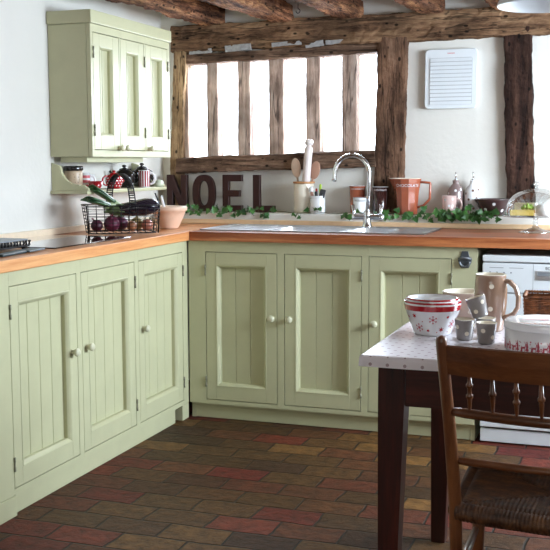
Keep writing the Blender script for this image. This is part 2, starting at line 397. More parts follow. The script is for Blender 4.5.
# ================================================================== ROOM
XL, XR, YB, YF, ZC = -0.505, 3.2, 0.80, -5.6, 2.10
FLOORM = floor_mat()
mb = MB(); mb.box(XL-0.2, XR+0.3, YF-0.2, YB+0.3, -0.1, 0); struct(mb.build('floor', FLOORM), 'worn red and brown brick floor laid in running bond', 'floor')
mb = MB(); mb.box(XL-0.2, XR+0.3, YF-0.2, YB+0.3, ZC, ZC+0.1); struct(mb.build('ceiling', PLASTER), 'white plaster ceiling between the oak joists', 'ceiling')
def rough_wall(name, boxes, label, mat=None):
    m_ = MB()
    for b_ in boxes: m_.box(*b_)
    return struct(m_.build(name, mat or PLASTER), label, 'wall')
rough_wall('wall_left', [(XL-0.2, XL, YF, YB, 0, ZC)], 'white plastered wall behind the hob and wall cupboard')
WX0, WX1, WZ0, WZ1 = -0.36, 0.76, 1.255, 1.85
rough_wall('wall_back', [(XL-0.2, WX0, YB, YB+0.22, 0, ZC), (WX1, XR, YB, YB+0.22, 0, ZC), (WX0, WX1, YB, YB+0.22, 0, WZ0), (WX0, WX1, YB, YB+0.22, WZ1, ZC)], 'white plastered timber framed wall behind the sink')
rough_wall('wall_right', [(XR, XR+0.2, YF, -1.35, 0, ZC), (XR, XR+0.2, 0.25, YB, 0, ZC), (XR, XR+0.2, -1.35, 0.25, 0, 1.05), (XR, XR+0.2, -1.35, 0.25, 2.0, ZC)], 'white plastered wall to the right with a window opening')
rough_wall('wall_front', [(XL-0.2, 1.4, YF-0.1, YF, 0, ZC), (3.0, XR+0.2, YF-0.1, YF, 0, ZC), (1.4, 3.0, YF-0.1, YF, 0, 1.0), (1.4, 3.0, YF-0.1, YF, 2.0, ZC)], 'unseen wall behind the viewer, ochre to cut bounced light, with an opening added for fill', PLASTER_REAR)  # rear opening added to let the fill light in

# window in the back wall
win = bpy.data.objects.new('window_1', None); C.objects.link(win); win.location = (0.2, YB, 1.27); struct(win, 'oak mullioned window of six bright narrow panes above the sink', 'window')
def local(o, m_):    # children built in world coordinates sit under an Empty at loc
    m_.location = tuple(-x for x in o.location); return m_
edges = [-0.34, -0.23, -0.164, -0.045, 0.029, 0.137, 0.223, 0.349, 0.43, 0.55, 0.632, 0.741]
for i in range(5):
    x0, x1 = edges[2*i+1], edges[2*i+2]
    m_ = MB(); m_.beam(((x0+x1)/2, YB+0.035, 1.25), ((x0+x1)/2, YB+0.035, 1.84), (x1-x0)*0.98, 0.085, 0.004, 24, i+3)
    local(win, m_.build('mullion', T_MULL, win))
for i in range(6):
    x0, x1 = edges[2*i], edges[2*i+1]
    m_ = MB(); m_.box(x0-0.012, x1+0.012, YB+0.075, YB+0.079, 1.262, 1.835); local(win, m_.build('pane', GLASS, win))
m_ = MB(); m_.beam((-0.37, YB+0.02, 1.82), (0.76, YB+0.02, 1.845), 0.11, 0.055, 0.005, 40, 11); local(win, m_.build('frame_head', T_SILL, win))
m_ = MB(); m_.beam((-0.395, YB-0.01, 1.235), (0.745, YB-0.01, 1.268), 0.12, 0.085, 0.009, 60, 12); local(win, m_.build('sill', T_SILL, win))
m_ = MB()
m_.beam((-0.352, YB+0.03, 1.25), (-0.352, YB+0.03, 1.82), 0.026, 0.09, 0.002, 20, 5); local(win, m_.build('frame_jamb', T_MULL, win))

# timbers of the wall and ceiling
k = 0
def trim(m_, mat, label):
    global k; k += 1
    return struct(m_.build('trim_%d' % k, mat), label, 'timber')
m_ = MB(); m_.beam((-0.43, 0.81, 1.93), (2.6, 0.81, 1.955), 0.115, 0.15, 0.012, 120, 1)
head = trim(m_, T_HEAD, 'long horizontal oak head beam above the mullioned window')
m_ = MB()
for (xa, xb, zz, hh) in ((-0.31, -0.18, 1.857, 0.022), (-0.10, 0.05, 1.868, 0.034), (0.17, 0.34, 1.878, 0.022), (0.36, 0.46, 1.872, 0.03), (0.47, 0.74, 1.88, 0.022)):
    m_.beam((xa, 0.757, zz-0.003), (xb, 0.757, zz+0.006), 0.012, hh, 0.005, 20, xa)
trim(m_, MORTAR, 'crumbling grey mortar patches along the foot of the head beam')
m_ = MB(); m_.beam((-0.420, 0.80, 0.975), (-0.372, 0.80, 1.87), 0.075, 0.09, 0.007, 60, 2); trim(m_, T_TAN, 'tan oak post at the left end of the window')
m_ = MB(); m_.beam((0.812, 0.80, 0.965), (0.830, 0.80, 1.89), 0.155, 0.10, 0.009, 60, 3); trim(m_, T_BROWN, 'wide brown oak post at the right end of the window')
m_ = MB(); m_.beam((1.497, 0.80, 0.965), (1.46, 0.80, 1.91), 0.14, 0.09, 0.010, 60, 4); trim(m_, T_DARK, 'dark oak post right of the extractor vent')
for i, x in enumerate((-0.165, 0.20, 0.615, 1.02, 1.43, 1.83, 2.25)):
    nm = ('first', 'second', 'third', 'fourth', 'fifth', 'sixth', 'seventh')[i]
    m_ = MB(); m_.beam((x+(0.02 if i % 2 else -0.01), 0.78, 2.045), (x-(0.33 if i else 0.30), -5.4, 2.05), 0.13-(0.015 if i > 2 else 0), 0.095, 0.014, 420, 20+i)
    trim(m_, T_JOIST, 'rough reddish oak ceiling joist, %s from the left wall' % nm)
# iron hook screwed into the third joist
m_ = MB(); m_.tube([(0.50, 0.20, 2.0), (0.50, 0.20, 1.975)], 0.002, 8)
m_.tube([(0.50+0.010*math.sin(a), 0.20, 1.965+0.010*math.cos(a)) for a in [i*0.35 for i in range(15)]], 0.002, 8)
hk = m_.build('ceiling_hook', BLACK_IRON); tag(hk, 'small dark iron hook hanging under the ceiling joist above the window', 'hook')
# ledge under the window and upstands
m_ = MB(); m_.box(XL, XR, 0.62, YB, 0.70, 0.98, 0.008); struct(m_.build('trim_20', PLASTER), 'white painted ledge along the wall behind the worktop', 'ledge')
m_ = MB(); m_.box(-0.484, 2.06, 0.598, 0.6195, 0.9205, 0.945, 0.003); struct(m_.build('trim_21', plain('pale_pine_upstand', (222, 190, 150), 0.4)), 'pale wooden upstand at the back of the sink worktop', 'upstand')
m_ = MB(); m_.box(XL+0.001, -0.485, -1.62, 0.59, 0.9205, 0.95, 0.003); struct(m_.build('trim_22', plain('pale_pine_side_upstand', (232, 214, 188), 0.4)), 'pale wooden upstand along the left wall', 'upstand')

# ================================================================== CABINETS
def make_door(parent, plane, a0, a1, z0, z1, hinge, knob, knobz=None, boards=3, stile=0.051, rail=0.056, mould=0.018, rec=0.028, mat=SAGE, knob_r=0.0165, thick=0.026, flush=0.0, ext=0.03):
    """plane 'x': front faces +x, a runs along y; plane 'y': front faces -y, a runs along x. local door coords (a, d, z): d = depth behind front"""
    def T(a, d, z): return (flush-d, a, z) if plane == 'x' else (a, flush+d, z)
    m_ = MB()
    def bx(aa, ab, da, db, za, zb, bev=0.0):
        p, q = T(aa, da, za), T(ab, db, zb)
        m_.box(min(p[0], q[0]), max(p[0], q[0]), min(p[1], q[1]), max(p[1], q[1]), min(p[2], q[2]), max(p[2], q[2]), bev)
    g = 0.003; A0, A1, Z0, Z1 = a0+g, a1-g, z0+g, z1-g
    bx(A0, A0+stile, 0, thick, Z0, Z1, 0.0015); bx(A1-stile, A1, 0, thick, Z0, Z1, 0.0015)
    bx(A0+stile, A1-stile, 0, thick, Z1-rail, Z1, 0.0015); bx(A0+stile, A1-stile, 0, thick, Z0, Z0+rail+0.008, 0.0015)
    ia0, ia1, iz0, iz1 = A0+stile, A1-stile, Z0+rail+0.008, Z1-rail
    # sloping inner moulding: outer edge proud, inner edge falls to the panel
    O = [(ia0, iz0), (ia1, iz0), (ia1, iz1), (ia0, iz1)]
    I = [(ia0+mould, iz0+mould), (ia1-mould, iz0+mould), (ia1-mould, iz1-mould), (ia0+mould, iz1-mould)]
    steps = [(0.0, 0.0), (0.12, -0.0015), (0.35, -0.0005), (0.7, 0.005), (1.0, 0.012), (1.0, rec)]
    rings = []
    for f, d in steps:
        rings.append([m_.bm.verts.new(T(O[j][0]+(I[j][0]-O[j][0])*f, d, O[j][1]+(I[j][1]-O[j][1])*f)) for j in range(4)])
    for ra, rb in zip(rings, rings[1:]):
        for j in range(4): m_.bm.faces.new((ra[j], ra[(j+1) % 4], rb[(j+1) % 4], rb[j]))
    # boarded panel with v grooves
    pa0, pa1 = I[0][0]-0.002, I[1][0]+0.002; pts = []; wb = (pa1-pa0)/boards
    for j in range(boards):
        s0, s1 = pa0+j*wb, pa0+(j+1)*wb; v = 0.003
        pts += ([(s0, rec)] if j == 0 else [(s0, rec+0.004), (s0+v, rec)]) + ([(s1, rec)] if j == boards-1 else [(s1-v, rec)])
    zs = (I[0][1]-0.002, I[2][1]+0.002)
    cols = [[m_.bm.verts.new(T(a, d, z)) for z in zs] for a, d in pts]
    for c0, c1 in zip(cols, cols[1:]): m_.bm.faces.new((c0[0], c1[0], c1[1], c0[1]))
    bx(pa0, pa1, rec+0.005, rec+0.007, zs[0], zs[1])
    bmesh.ops.recalc_face_normals(m_.bm, faces=m_.bm.faces)
    d = m_.build('door', mat, parent)
    # knob
    kz = knobz if knobz is not None else (z0+z1)/2+0.055
    R = Matrix.Rotation(PI/2, 4, 'Y') if plane == 'x' else Matrix.Rotation(PI/2, 4, 'X')
    m_ = MB(); r = knob_r
    m_.lathe([(r*0.62, 0.0005), (r*0.55, 0.006), (r*0.5, 0.012), (r*0.8, 0.016), (r, 0.022), (r*0.97, 0.027), (r*0.7, 0.032), (r*0.3, 0.0335), (0, 0.034)], 24, mat=Matrix.Translation(T(knob, 0, kz)) @ R)
    m_.build('knob', KNOB, d)
    for hz in (z0+0.09, z1-0.09):
        m_ = MB(); hc = a0 if hinge == 'lo' else a1; p = T(hc, -0.004, hz)
        m_.tube([(p[0], p[1], hz-0.026), (p[0], p[1], hz-0.009), (p[0], p[1], hz-0.0085), (p[0], p[1], hz+0.0085), (p[0], p[1], hz+0.009), (p[0], p[1], hz+0.026)], [0.0042, 0.0042, 0.003, 0.003, 0.0042, 0.0042], 8)
        m_.build('hinge', STEEL_HINGE, d)
    return d

ZT, ZB = 0.824, 0.098
# ---- left base cabinet (front plane x = 0)
cab = thing('base_cabinet', 'long pale green base cabinet with three boarded doors under the hob', 'cabinet', (0, 0, 0))
m_ = MB(); ys = [-1.5055, -1.0489, -1.0155, -0.5575, -0.5215, -0.0574]
for y0, y1 in ((-1.64, ys[0]), (ys[1], ys[2]), (ys[3], ys[4]), (ys[5], -0.001)): m_.box(-0.024, 0, y0, y1, ZB-0.022, 0.875, 0.0008)
for y0, y1 in ((ys[0], ys[1]), (ys[2], ys[3]), (ys[4], ys[5])):
    m_.box(-0.024, 0, y0, y1, ZT, 0.875); m_.box(-0.024, 0, y0, y1, ZB-0.022, ZB)
m_.build('face_frame', SAGE, cab)
m_ = MB(); m_.box(-0.48, -0.026, -1.64, -1.62, 0.0, 0.875); m_.box(-0.48, -0.026, -0.022, -0.002, 0.0, 0.875); m_.box(-0.48, -0.026, -1.62, -0.022, 0.06, 0.076); m_.box(-0.48, -0.465, -1.62, -0.022, 0.076, 0.875); m_.build('carcass', SAGE, cab)
m_ = MB(); m_.box(-0.035, -0.014, -1.53, -0.13, 0.001, ZB-0.024, 0.001); m_.build('plinth', SAGE, cab)
m_ = MB(); m_.box(-0.05, 0.004, -1.64, -1.50, 0.0, ZB-0.023, 0.002); m_.build('foot', SAGE, cab)
m_ = MB(); m_.box(-0.05, 0.0, -0.075, -0.001, 0.0, ZB-0.023, 0.002); m_.build('foot', SAGE, cab)
make_door(cab, 'x', ys[0], ys[1], ZB, ZT, 'lo', ys[1]-0.045, 0.52, 4)
make_door(cab, 'x', ys[2], ys[3], ZB, ZT, 'hi', ys[2]+0.035, 0.522, 4)
make_door(cab, 'x', ys[4], ys[5], ZB, ZT, 'hi', ys[4]+0.035, 0.52, 4)
# ---- back base cabinet (front plane y = 0)
cab2 = thing('base_cabinet', 'olive green base cabinet with three boarded doors under the steel sink', 'cabinet', (0, 0, 0))
xs = [0.0947, 0.4620, 0.4969, 0.8727, 0.9044, 1.2840]
m_ = MB()
for x0, x1 in ((0.006, xs[0]), (xs[1], xs[2]), (xs[3], xs[4]), (xs[5], 1.396)): m_.box(x0, x1, 0, 0.024, ZB-0.02, 0.875, 0.0008)
for x0, x1 in ((xs[0], xs[1]), (xs[2], xs[3]), (xs[4], xs[5])):
    m_.box(x0, x1, 0, 0.024, ZT, 0.875); m_.box(x0, x1, 0, 0.024, ZB-0.02, ZB)
m_.build('face_frame', SAGE, cab2)
m_ = MB(); m_.box(1.376, 1.396, 0.026, 0.58, 0.0, 0.875); m_.box(0.006, 0.026, 0.026, 0.58, 0, 0.875); m_.box(0.026, 1.376, 0.026, 0.58, 0.062, 0.078); m_.box(0.026, 1.376, 0.565, 0.58, 0.078, 0.875); m_.build('carcass', SAGE, cab2)
m_ = MB(); m_.box(0.026, 1.374, 0.028, 0.046, 0.002, 0.061, 0.001); m_.build('plinth', SAGE, cab2)
make_door(cab2, 'y', xs[0], xs[1], ZB, ZT, 'lo', xs[1]-0.024, 0.515, 3)
make_door(cab2, 'y', xs[2], xs[3], ZB, ZT, 'hi', xs[2]+0.030, 0.515, 3)
make_door(cab2, 'y', xs[4], xs[5], ZB, ZT, 'hi', xs[4]+0.032, 0.515, 3)
# ---- worktops
m_ = MB(); m_.box(XL+0.002, 0.0214, -1.66, -0.023, 0.877, 0.92, 0.003); m_.box(XL+0.002, 0.0, -0.03, 0.597, 0.877, 0.92, 0.002)
tag(m_.build('worktop', OAK_LIT), 'oak worktop along the left wall under the hob, light painted into its honey tone', 'worktop')
m_ = MB()
for b_ in ((0.0225, 2.06, -0.0214, 0.10), (0.0225, 2.06, 0.44, 0.597), (0.0225, 0.36, 0.10, 0.44), (0.98, 2.06, 0.10, 0.44)): m_.box(*b_, 0.877, 0.92)
tag(m_.build('worktop', OAK_SHADED), 'oak worktop around the sink under the window, shade painted into its red brown tone', 'worktop')
# ---- wall cabinet (front plane x = -0.284)
wc = thing('wall_cabinet', 'pale green wall cupboard with three narrow boarded doors', 'cabinet', (-0.284, 0.0, 1.278))
W0, W1, WZ0_, WZ1_ = -0.395, 0.430, 1.278, 1.932
m_ = MB(); X0 = XL+0.003
def L_(m__, *b, bev=0.0): m__.box(b[0]+0.284, b[1]+0.284, b[2], b[3], b[4]-1.278, b[5]-1.278, bev)
L_(m_, X0, -0.306, W0, W0+0.018, WZ0_, WZ1_-0.06); L_(m_, X0, -0.306, W1-0.018, W1, WZ0_, WZ1_-0.06)
L_(m_, X0, -0.306, W0+0.018, W1-0.018, WZ0_+0.001, WZ0_+0.018); L_(m_, X0, -0.306, W0+0.018, W1-0.018, WZ1_-0.08, WZ1_-0.06); L_(m_, X0, X0+0.01, W0+0.018, W1-0.018, WZ0_+0.018, WZ1_-0.08)
m_.build('carcass', SAGE, wc)
wd = [(-0.375, -0.125), (-0.112, 0.136), (0.149, 0.405)]
m_ = MB(); zb, zt = WZ0_+0.030, WZ1_-0.095
for y0, y1 in ((W0, wd[0][0]), (wd[0][1], wd[1][0]), (wd[1][1], wd[2][0]), (wd[2][1], W1)): L_(m_, -0.304, -0.284, y0, y1, WZ0_, WZ1_-0.06, bev=0.0006)
for y0, y1 in wd: L_(m_, -0.304, -0.284, y0, y1, WZ0_, zb); L_(m_, -0.304, -0.284, y0, y1, zt, WZ1_-0.06)
m_.build('face_frame', SAGE, wc)
m_ = MB(); L_(m_, X0, -0.274, W0-0.010, W1+0.008, WZ1_-0.058, WZ1_, bev=0.003); m_.build('cornice', SAGE, wc)
m_ = MB(); L_(m_, -0.47, -0.33, W0+0.03, 0.20, WZ0_-0.026, WZ0_-0.001, bev=0.002); m_.build('light_rail', SAGE, wc)
for i, (y0, y1) in enumerate(wd):
    make_door(wc, 'x', y0, y1, zb-1.278, zt-1.278, ('lo', 'hi', 'hi')[i], (y1-0.022, y0+0.020, y0+0.022)[i], 0.042, 2, 0.058, 0.055, 0.012, 0.024, SAGE, 0.015, 0.02)
# ---- shelf under the wall cabinet
sh = thing('wall_shelf', 'pale green bracketed wall shelf holding mugs and teapots', 'shelf', (XL, 0.0, 1.108))
m_ = MB(); m_.box(0.003, 0.195, -0.405, 0.432, 0, 0.016, 0.002); m_.build('shelf_board', SAGE, sh)
def bracket(y0, y1):
    pts = [(0.003, 0.017), (0.190, 0.017), (0.190, 0.026)]
    for i in range(9): a = -PI/2-i*PI/2/8; pts.append((0.165+0.02*math.cos(PI/2+i*PI/2/8)*1.0, 0.030+0.012*math.sin(PI/2+i*PI/2/8)))
    for i in range(11): a = i/10*PI/2; pts.append((0.145-0.095*math.sin(a), 0.042+0.075*(1-math.cos(a))))
    pts += [(0.045, 0.128), (0.003, 0.142)]
    return MB().prism(pts, 'y', y0, y1)
bracket(-0.392, -0.374).build('bracket', SAGE, sh)
bracket(0.405, 0.423).build('bracket', SAGE, sh)

# ================================================================== APPLIANCES, SINK, TAP
dw = thing('dishwasher', 'white dishwasher under the right end of the oak worktop', 'dishwasher', (1.715, 0, 0))
m_ = MB(); m_.box(-0.295, 0.295, 0.022, 0.57, 0.07, 0.812, 0.003); m_.build('body', WHITE_ENAMEL, dw)
m_ = MB(); m_.box(-0.296, 0.30, -0.006, 0.57, 0.816, 0.845, 0.004); m_.build('lid', WHITE_ENAMEL, dw)
m_ = MB(); m_.box(-0.295, 0.295, -0.004, 0.02, 0.682, 0.811, 0.003); pn = m_.build('control_panel', WHITE_ENAMEL, dw)
m_ = MB(); m_.box(-0.295, 0.295, -0.002, 0.02, 0.075, 0.678, 0.004); m_.build('door', WHITE_ENAMEL, dw)
m_ = MB(); m_.box(-0.293, 0.293, 0.006, 0.022, 0.008, 0.066, 0.002); m_.build('kick_plate', WHITE_ENAMEL, dw)
m_ = MB(); m_.box(-0.066, 0.15, -0.007, -0.0045, 0.742, 0.782, 0.001); m_.mi = 1; m_.box(-0.06, 0.144, -0.0085, -0.0075, 0.760, 0.778); m_.build('handle', [STEEL, GREY_PRINT], dw)
m_ = MB(); b2 = text_bm('BOSCH', 0.018); bmesh.ops.transform(b2, matrix=Matrix.Translation((0.002, -0.0046, 0.793)) @ Matrix.Rotation(PI/2, 4, 'X'), verts=b2.verts); m_.merge(b2); m_.build('lettering', BLACK_PRINT, dw)
m_ = MB(); m_.box(-0.0785, -0.077, -0.0045, -0.004, 0.684, 0.810); m_.build('panel_joint', GREY_PRINT, dw)
m_ = MB()
m_.box(-0.265, -0.205, -0.0046, -0.004, 0.790, 0.792); m_.build('button_row', GREY_PRINT, dw)
m_ = MB(); m_.box(-0.180, -0.120, -0.0046, -0.004, 0.790, 0.792); m_.build('button_row', GREY_PRINT, dw)
for i in range(4): m_ = MB(); m_.tube([(-0.262+i*0.03, -0.0046, 0.770), (-0.262+i*0.03, -0.0040, 0.770)], 0.0035, 10); m_.build('programme_light', GREY_PRINT, dw)

op = thing('bottle_opener', 'cast iron bottle opener screwed to the cabinet end post', 'bottle opener', (1.342, -0.0005, 0.825))
m_ = MB(); m_.prism([(-0.014, 0.034), (0.014, 0.034), (0.02, 0.010), (0.030, 0.004), (0.030, -0.012), (0.018, -0.04), (-0.018, -0.04), (-0.030, -0.012), (-0.030, 0.004), (-0.02, 0.010)], 'y', -0.006, 0, 0.0015); m_.build('back_plate', plain('dull_grey_iron', (84, 88, 94), 0.45, 0.5), op)
m_ = MB(); m_.tube([(0.022*math.cos(a), -0.014-0.006*math.sin(a), -0.012+0.022*math.sin(a)) for a in [PI*1.0+i*PI/10 for i in range(11)]], 0.005, 8)
m_.tube([(-0.026, -0.008, 0.0), (-0.012, -0.018, 0.004), (0.012, -0.018, 0.004), (0.026, -0.008, 0.0)], 0.006, 8); m_.build('opener_lip', plain('worn_grey_iron', (120, 124, 130), 0.4, 0.6), op)

m_ = MB(); m_.box(2.030, 2.052, 0.0, 0.58, 0.0, 0.8765, 0.001); tag(m_.build('end_panel', SAGE), 'sage green panel closing the worktop right of the dishwasher', 'panel')
# sink
sk = thing('sink', 'long stainless steel inset sink with two bowls and drainers', 'sink', (0.59, 0.29, 0.9205))
SX0, SX1, SY0, SY1 = -0.555, 0.555, -0.215, 0.215
m_ = MB()
def sheet_with_holes(m_, x0, x1, y0, y1, holes, z):
    xs_ = sorted({x0, x1, *[h[0] for h in holes], *[h[1] for h in holes]}); ys_ = sorted({y0, y1, *[h[2] for h in holes], *[h[3] for h in holes]})
    for xa, xb in zip(xs_, xs_[1:]):
        for ya, yb in zip(ys_, ys_[1:]):
            cx, cy = (xa+xb)/2, (ya+yb)/2
            if any(h[0] < cx < h[1] and h[2] < cy < h[3] for h in holes): continue
            m_.box(xa, xb, ya, yb, z, z+0.004)
H1 = (-0.215, 0.135, -0.175, 0.135); H2 = (0.165, 0.375, -0.175, 0.135)
sheet_with_holes(m_, SX0, SX1, SY0, SY1, [H1, H2], 0.0005)
for (a, b, c_, d_) in ((SX0, SX1, SY0, SY0+0.012), (SX0, SX1, SY1-0.012, SY1), (SX0, SX0+0.012, SY0, SY1), (SX1-0.012, SX1, SY0, SY1)): m_.box(a, b, c_, d_, 0.0005, 0.0075, 0.002)
for i in range(7): m_.box(-0.53, -0.25, -0.15+i*0.042, -0.14+i*0.042, 0.0045, 0.0065, 0.0008)
for i in range(7): m_.box(0.41, 0.53, -0.15+i*0.042, -0.14+i*0.042, 0.0045, 0.0065, 0.0008)
m_.build('drainer', STEEL, sk)
for H, dep in ((H1, 0.17), (H2, 0.13)):
    m_ = MB(); rings = []
    cx, cy, hx, hy = (H[0]+H[1])/2, (H[2]+H[3])/2, (H[1]-H[0])/2, (H[3]-H[2])/2
    for f, z in ((1.0, 0.004), (0.98, -0.02), (0.95, -dep*0.85), (0.88, -dep)):
        rr = 0.05; pts = []
        for qx, qy, a0 in ((1, 1, 0), (-1, 1, PI/2), (-1, -1, PI), (1, -1, 1.5*PI)):
            for i in range(6):
                a = a0+i*PI/10; pts.append(m_.bm.verts.new((cx+qx*(hx*f-rr)+rr*math.cos(a), cy+qy*(hy*f-rr)+rr*math.sin(a), z)))
        rings.append(pts)
    for ra, rb in zip(rings, rings[1:]):
        for i in range(len(ra)): m_.bm.faces.new((ra[i], ra[(i+1) % len(ra)], rb[(i+1) % len(ra)], rb[i])).smooth = True
    m_.bm.faces.new(rings[-1])
    m_.build('bowl', STEEL, sk)

tp = thing('mixer_tap', 'tall chrome swan neck mixer tap with two lever handles behind the sink bowls', 'tap', (0.778, 0.465, 0.9252))
m_ = MB(); m_.lathe([(0, 0), (0.027, 0), (0.027, 0.006), (0.022, 0.012), (0.019, 0.03), (0.019, 0.075), (0.015, 0.085), (0, 0.085)], 24); m_.build('base', CHROME, tp)
m_ = MB(); pts = [(0.002, 0, 0.08), (0.006, 0, 0.16), (0.008, 0, 0.25)]
for i in range(13): a = i*PI*0.98/12; pts.append((-0.076+0.084*math.cos(a), 0.0-0.03*(i/12), 0.272+0.088*math.sin(a)))
pts += [(-0.163, -0.031, 0.245), (-0.165, -0.031, 0.230)]
m_.tube(pts, [0.0115]*(len(pts)-1)+[0.013], 14); m_.build('spout', CHROME, tp)
m_ = MB(); m_.tube([(-0.075, 0, 0.052), (-0.06, 0, 0.052), (0.06, 0, 0.052), (0.085, 0, 0.052)], 0.017, 14); m_.build('valve_body', CHROME, tp)
for s_ in (-1, 1):
    m_ = MB(); m_.tube([(s_*0.066, 0, 0.052), (s_*0.068, 0, 0.075), (s_*0.074, -0.004, 0.112)], [0.011, 0.008, 0.009], 12); m_.build('lever', CHROME, tp)

# hob
m_ = MB(); m_.box(-0.455, -0.055, -1.10, -0.475, 0.9203, 0.926, 0.002); hob = tag(m_.build('induction_hob', BLACK_GLASS), 'black glass hob set on the left oak worktop', 'hob')
# trivet and tray at its left end
tr = thing('pan_trivet', 'black lattice edged trivet standing on the worktop left of the hob', 'trivet', (-0.27, -1.26, 0.9208))
m_ = MB(); m_.box(-0.11, 0.11, -0.13, 0.13, 0.034, 0.040, 0.002)
m_.build('plate', plain('grey_worn_iron', (128, 134, 140), 0.4, 0.3), tr)
m_ = MB(); m_.box(-0.115, 0.115, -0.135, 0.135, 0.010, 0.016, 0.002)
for i in range(14):
    y = -0.13+i*0.02
    for x in (-0.112, 0.112): m_.tube([(x, y, 0.016), (x, y+0.010, 0.034)], 0.0026, 6); m_.tube([(x, y+0.010, 0.016), (x, y, 0.034)], 0.0026, 6)
for i in range(12):
    x = -0.11+i*0.02
    for y in (-0.132, 0.132): m_.tube([(x, y, 0.016), (x+0.010, y, 0.034)], 0.0026, 6)
for x in (-0.1, 0.1):
    for y in (-0.12, 0.12): m_.box(x-0.008, x+0.008, y-0.008, y+0.008, 0.0, 0.010)
m_.build('rim', BLACK_IRON, tr)
sp = thing('fish_slice', 'dark green flat kitchen slice lying in front of the lattice trivet', 'utensil', (-0.085, -1.27, 0.9208), math.radians(6))
m_ = MB(); m_.box(-0.02, 0.02, -0.20, -0.02, 0.0, 0.010, 0.003); m_.build('handle', plain('dark_teal_silicone', (24, 44, 48), 0.4), sp)
m_ = MB(); m_.box(-0.032, 0.030, -0.019, 0.11, 0.002, 0.009, 0.003); m_.build('blade', plain('dark_teal_blade', (30, 52, 56), 0.35), sp)

# ================================================================== VENT
vt = thing('extractor_vent', 'white louvred extractor vent on the plaster between two posts', 'vent', (1.133, 0.7995, 1.672))
def rrect(w_, h_, r, n=6, bulge=0.0):
    pts = []
    for qx, qy, a0 in ((1, 1, 0), (-1, 1, PI/2), (-1, -1, PI), (1, -1, 1.5*PI)):
        for i in range(n): a = a0+i*PI/2/(n-1); pts.append((qx*(w_-r)+r*math.cos(a), qy*(h_-r)+r*math.sin(a)))
    return pts
m_ = MB(); outer = rrect(0.134, 0.150, 0.022)
m_.prism(rrect(0.128, 0.146, 0.02), 'y', -0.014, 0); m_.prism(outer, 'y', -0.030, -0.014, 0.003); m_.build('housing', WHITE_ENAMEL, vt)
m_ = MB(); m_.prism(rrect(0.108, 0.118, 0.006), 'y', -0.0312, -0.0302, mat=Matrix.Translation((0, 0, -0.012))); m_.build('slot_backing', plain('dull_grey_slot', (176, 178, 182), 0.6), vt)
for i in range(12):
    z = -0.012-0.108+i*0.0197
    m_ = MB(); m_.prism([(-0.036, z-0.009), (-0.0315, z-0.009), (-0.0315, z+0.007), (-0.033, z+0.007)], 'x', -0.106, 0.106); m_.build('louvre', WHITE_ENAMEL, vt)
m_ = MB()
m_.box(-0.012, 0.018, -0.0306, -0.0300, 0.127, 0.130); m_.box(-0.018, -0.014, -0.0306, -0.0300, 0.126, 0.131); m_.build('maker_mark', REDPL, vt)

# ================================================================== LETTERS
def letter(ch, x0, x1, label):
    t_ = 0.03; z0, z1 = 0.0, 0.203; w_ = x1-x0; m_ = MB(); s_ = 0.036
    if ch == 'N': m_.prism([(0, 0), (s_, 0), (s_, z1-0.085), (w_-s_, 0), (w_, 0), (w_, z1), (w_-s_, z1), (w_-s_, 0.085), (s_, z1), (0, z1)], 'y', 0, t_, 0.0015)
    if ch == 'E': m_.prism([(0, 0), (w_, 0), (w_, s_), (s_, s_), (s_, 0.084), (w_-0.014, 0.084), (w_-0.014, 0.119), (s_, 0.119), (s_, z1-s_), (w_, z1-s_), (w_, z1), (0, z1)], 'y', 0, t_, 0.0015)
    if ch == 'L': m_.prism([(0, 0), (w_, 0), (w_, s_), (s_+0.004, s_), (s_+0.004, z1), (0, z1)], 'y', 0, t_, 0.0015)
    if ch == 'O':
        n = 40
        def el(a, b_, e): return [(w_/2+a*math.copysign(abs(math.cos(2*PI*i/n))**e, math.cos(2*PI*i/n)), z1/2+b_*math.copysign(abs(math.sin(2*PI*i/n))**e, math.sin(2*PI*i/n))) for i in range(n)]
        o_, i_ = el(w_/2, z1/2, 0.85), el(w_/2-0.036, z1/2-0.034, 0.8)
        vs = [[m_.bm.verts.new((p[0], y, p[1])) for p in ring] for ring in (o_, i_) for y in (0, t_)]
        for i in range(n):
            j = (i+1) % n
            for A, B in ((0, 1), (1, 3), (3, 2), (2, 0)): m_.bm.faces.new((vs[A][i], vs[A][j], vs[B][j], vs[B][i]))
        bmesh.ops.recalc_face_normals(m_.bm, faces=m_.bm.faces)
    o = m_.build('wooden_letter', CHOCWOOD, None, loc=(x0, 0.70, 0.9805)); tag(o, label, 'letter', 'standing wooden letters on the ledge'); return o
letter('N', -0.438, -0.316, 'chocolate brown wooden letter N standing on the window ledge')
letter('O', -0.281, -0.149, 'chocolate brown wooden letter O standing on the window ledge')
letter('E', -0.101, 0.012, 'chocolate brown wooden letter E standing on the window ledge')
letter('L', 0.077, 0.200, 'chocolate brown wooden letter L standing on the window ledge')

# ================================================================== IVY
random.seed(7)
iv = thing('ivy_garland', 'green ivy garland trailing along the white ledge behind the sink', 'garland', (0.5, 0.625, 0.981))
def leaf_outline():
    return [(0, -0.1), (0.28, -0.28), (0.42, 0.0), (0.75, 0.08), (0.42, 0.34), (0.30, 0.62), (0.0, 1.0), (-0.30, 0.62), (-0.42, 0.34), (-0.75, 0.08), (-0.42, 0.0), (-0.28, -0.28)]
def leaf(m_, p, size, fwd, nrm):
    fwd = Vector(fwd).normalized(); nrm = Vector(nrm); nrm = (nrm-fwd*nrm.dot(fwd)).normalized(); sd = fwd.cross(nrm)
    c = m_.bm.verts.new(Vector(p)+fwd*size*0.15-nrm*size*0.05); vs = []
    for (u, v) in leaf_outline(): vs.append(m_.bm.verts.new(Vector(p)+sd*u*size+fwd*v*size+nrm*(abs(u)*0.25-v*v*0.15)*size))
    for i in range(len(vs)): m_.bm.faces.new((c, vs[i], vs[(i+1) % len(vs)])).smooth = True
lf = MB(); st = MB()
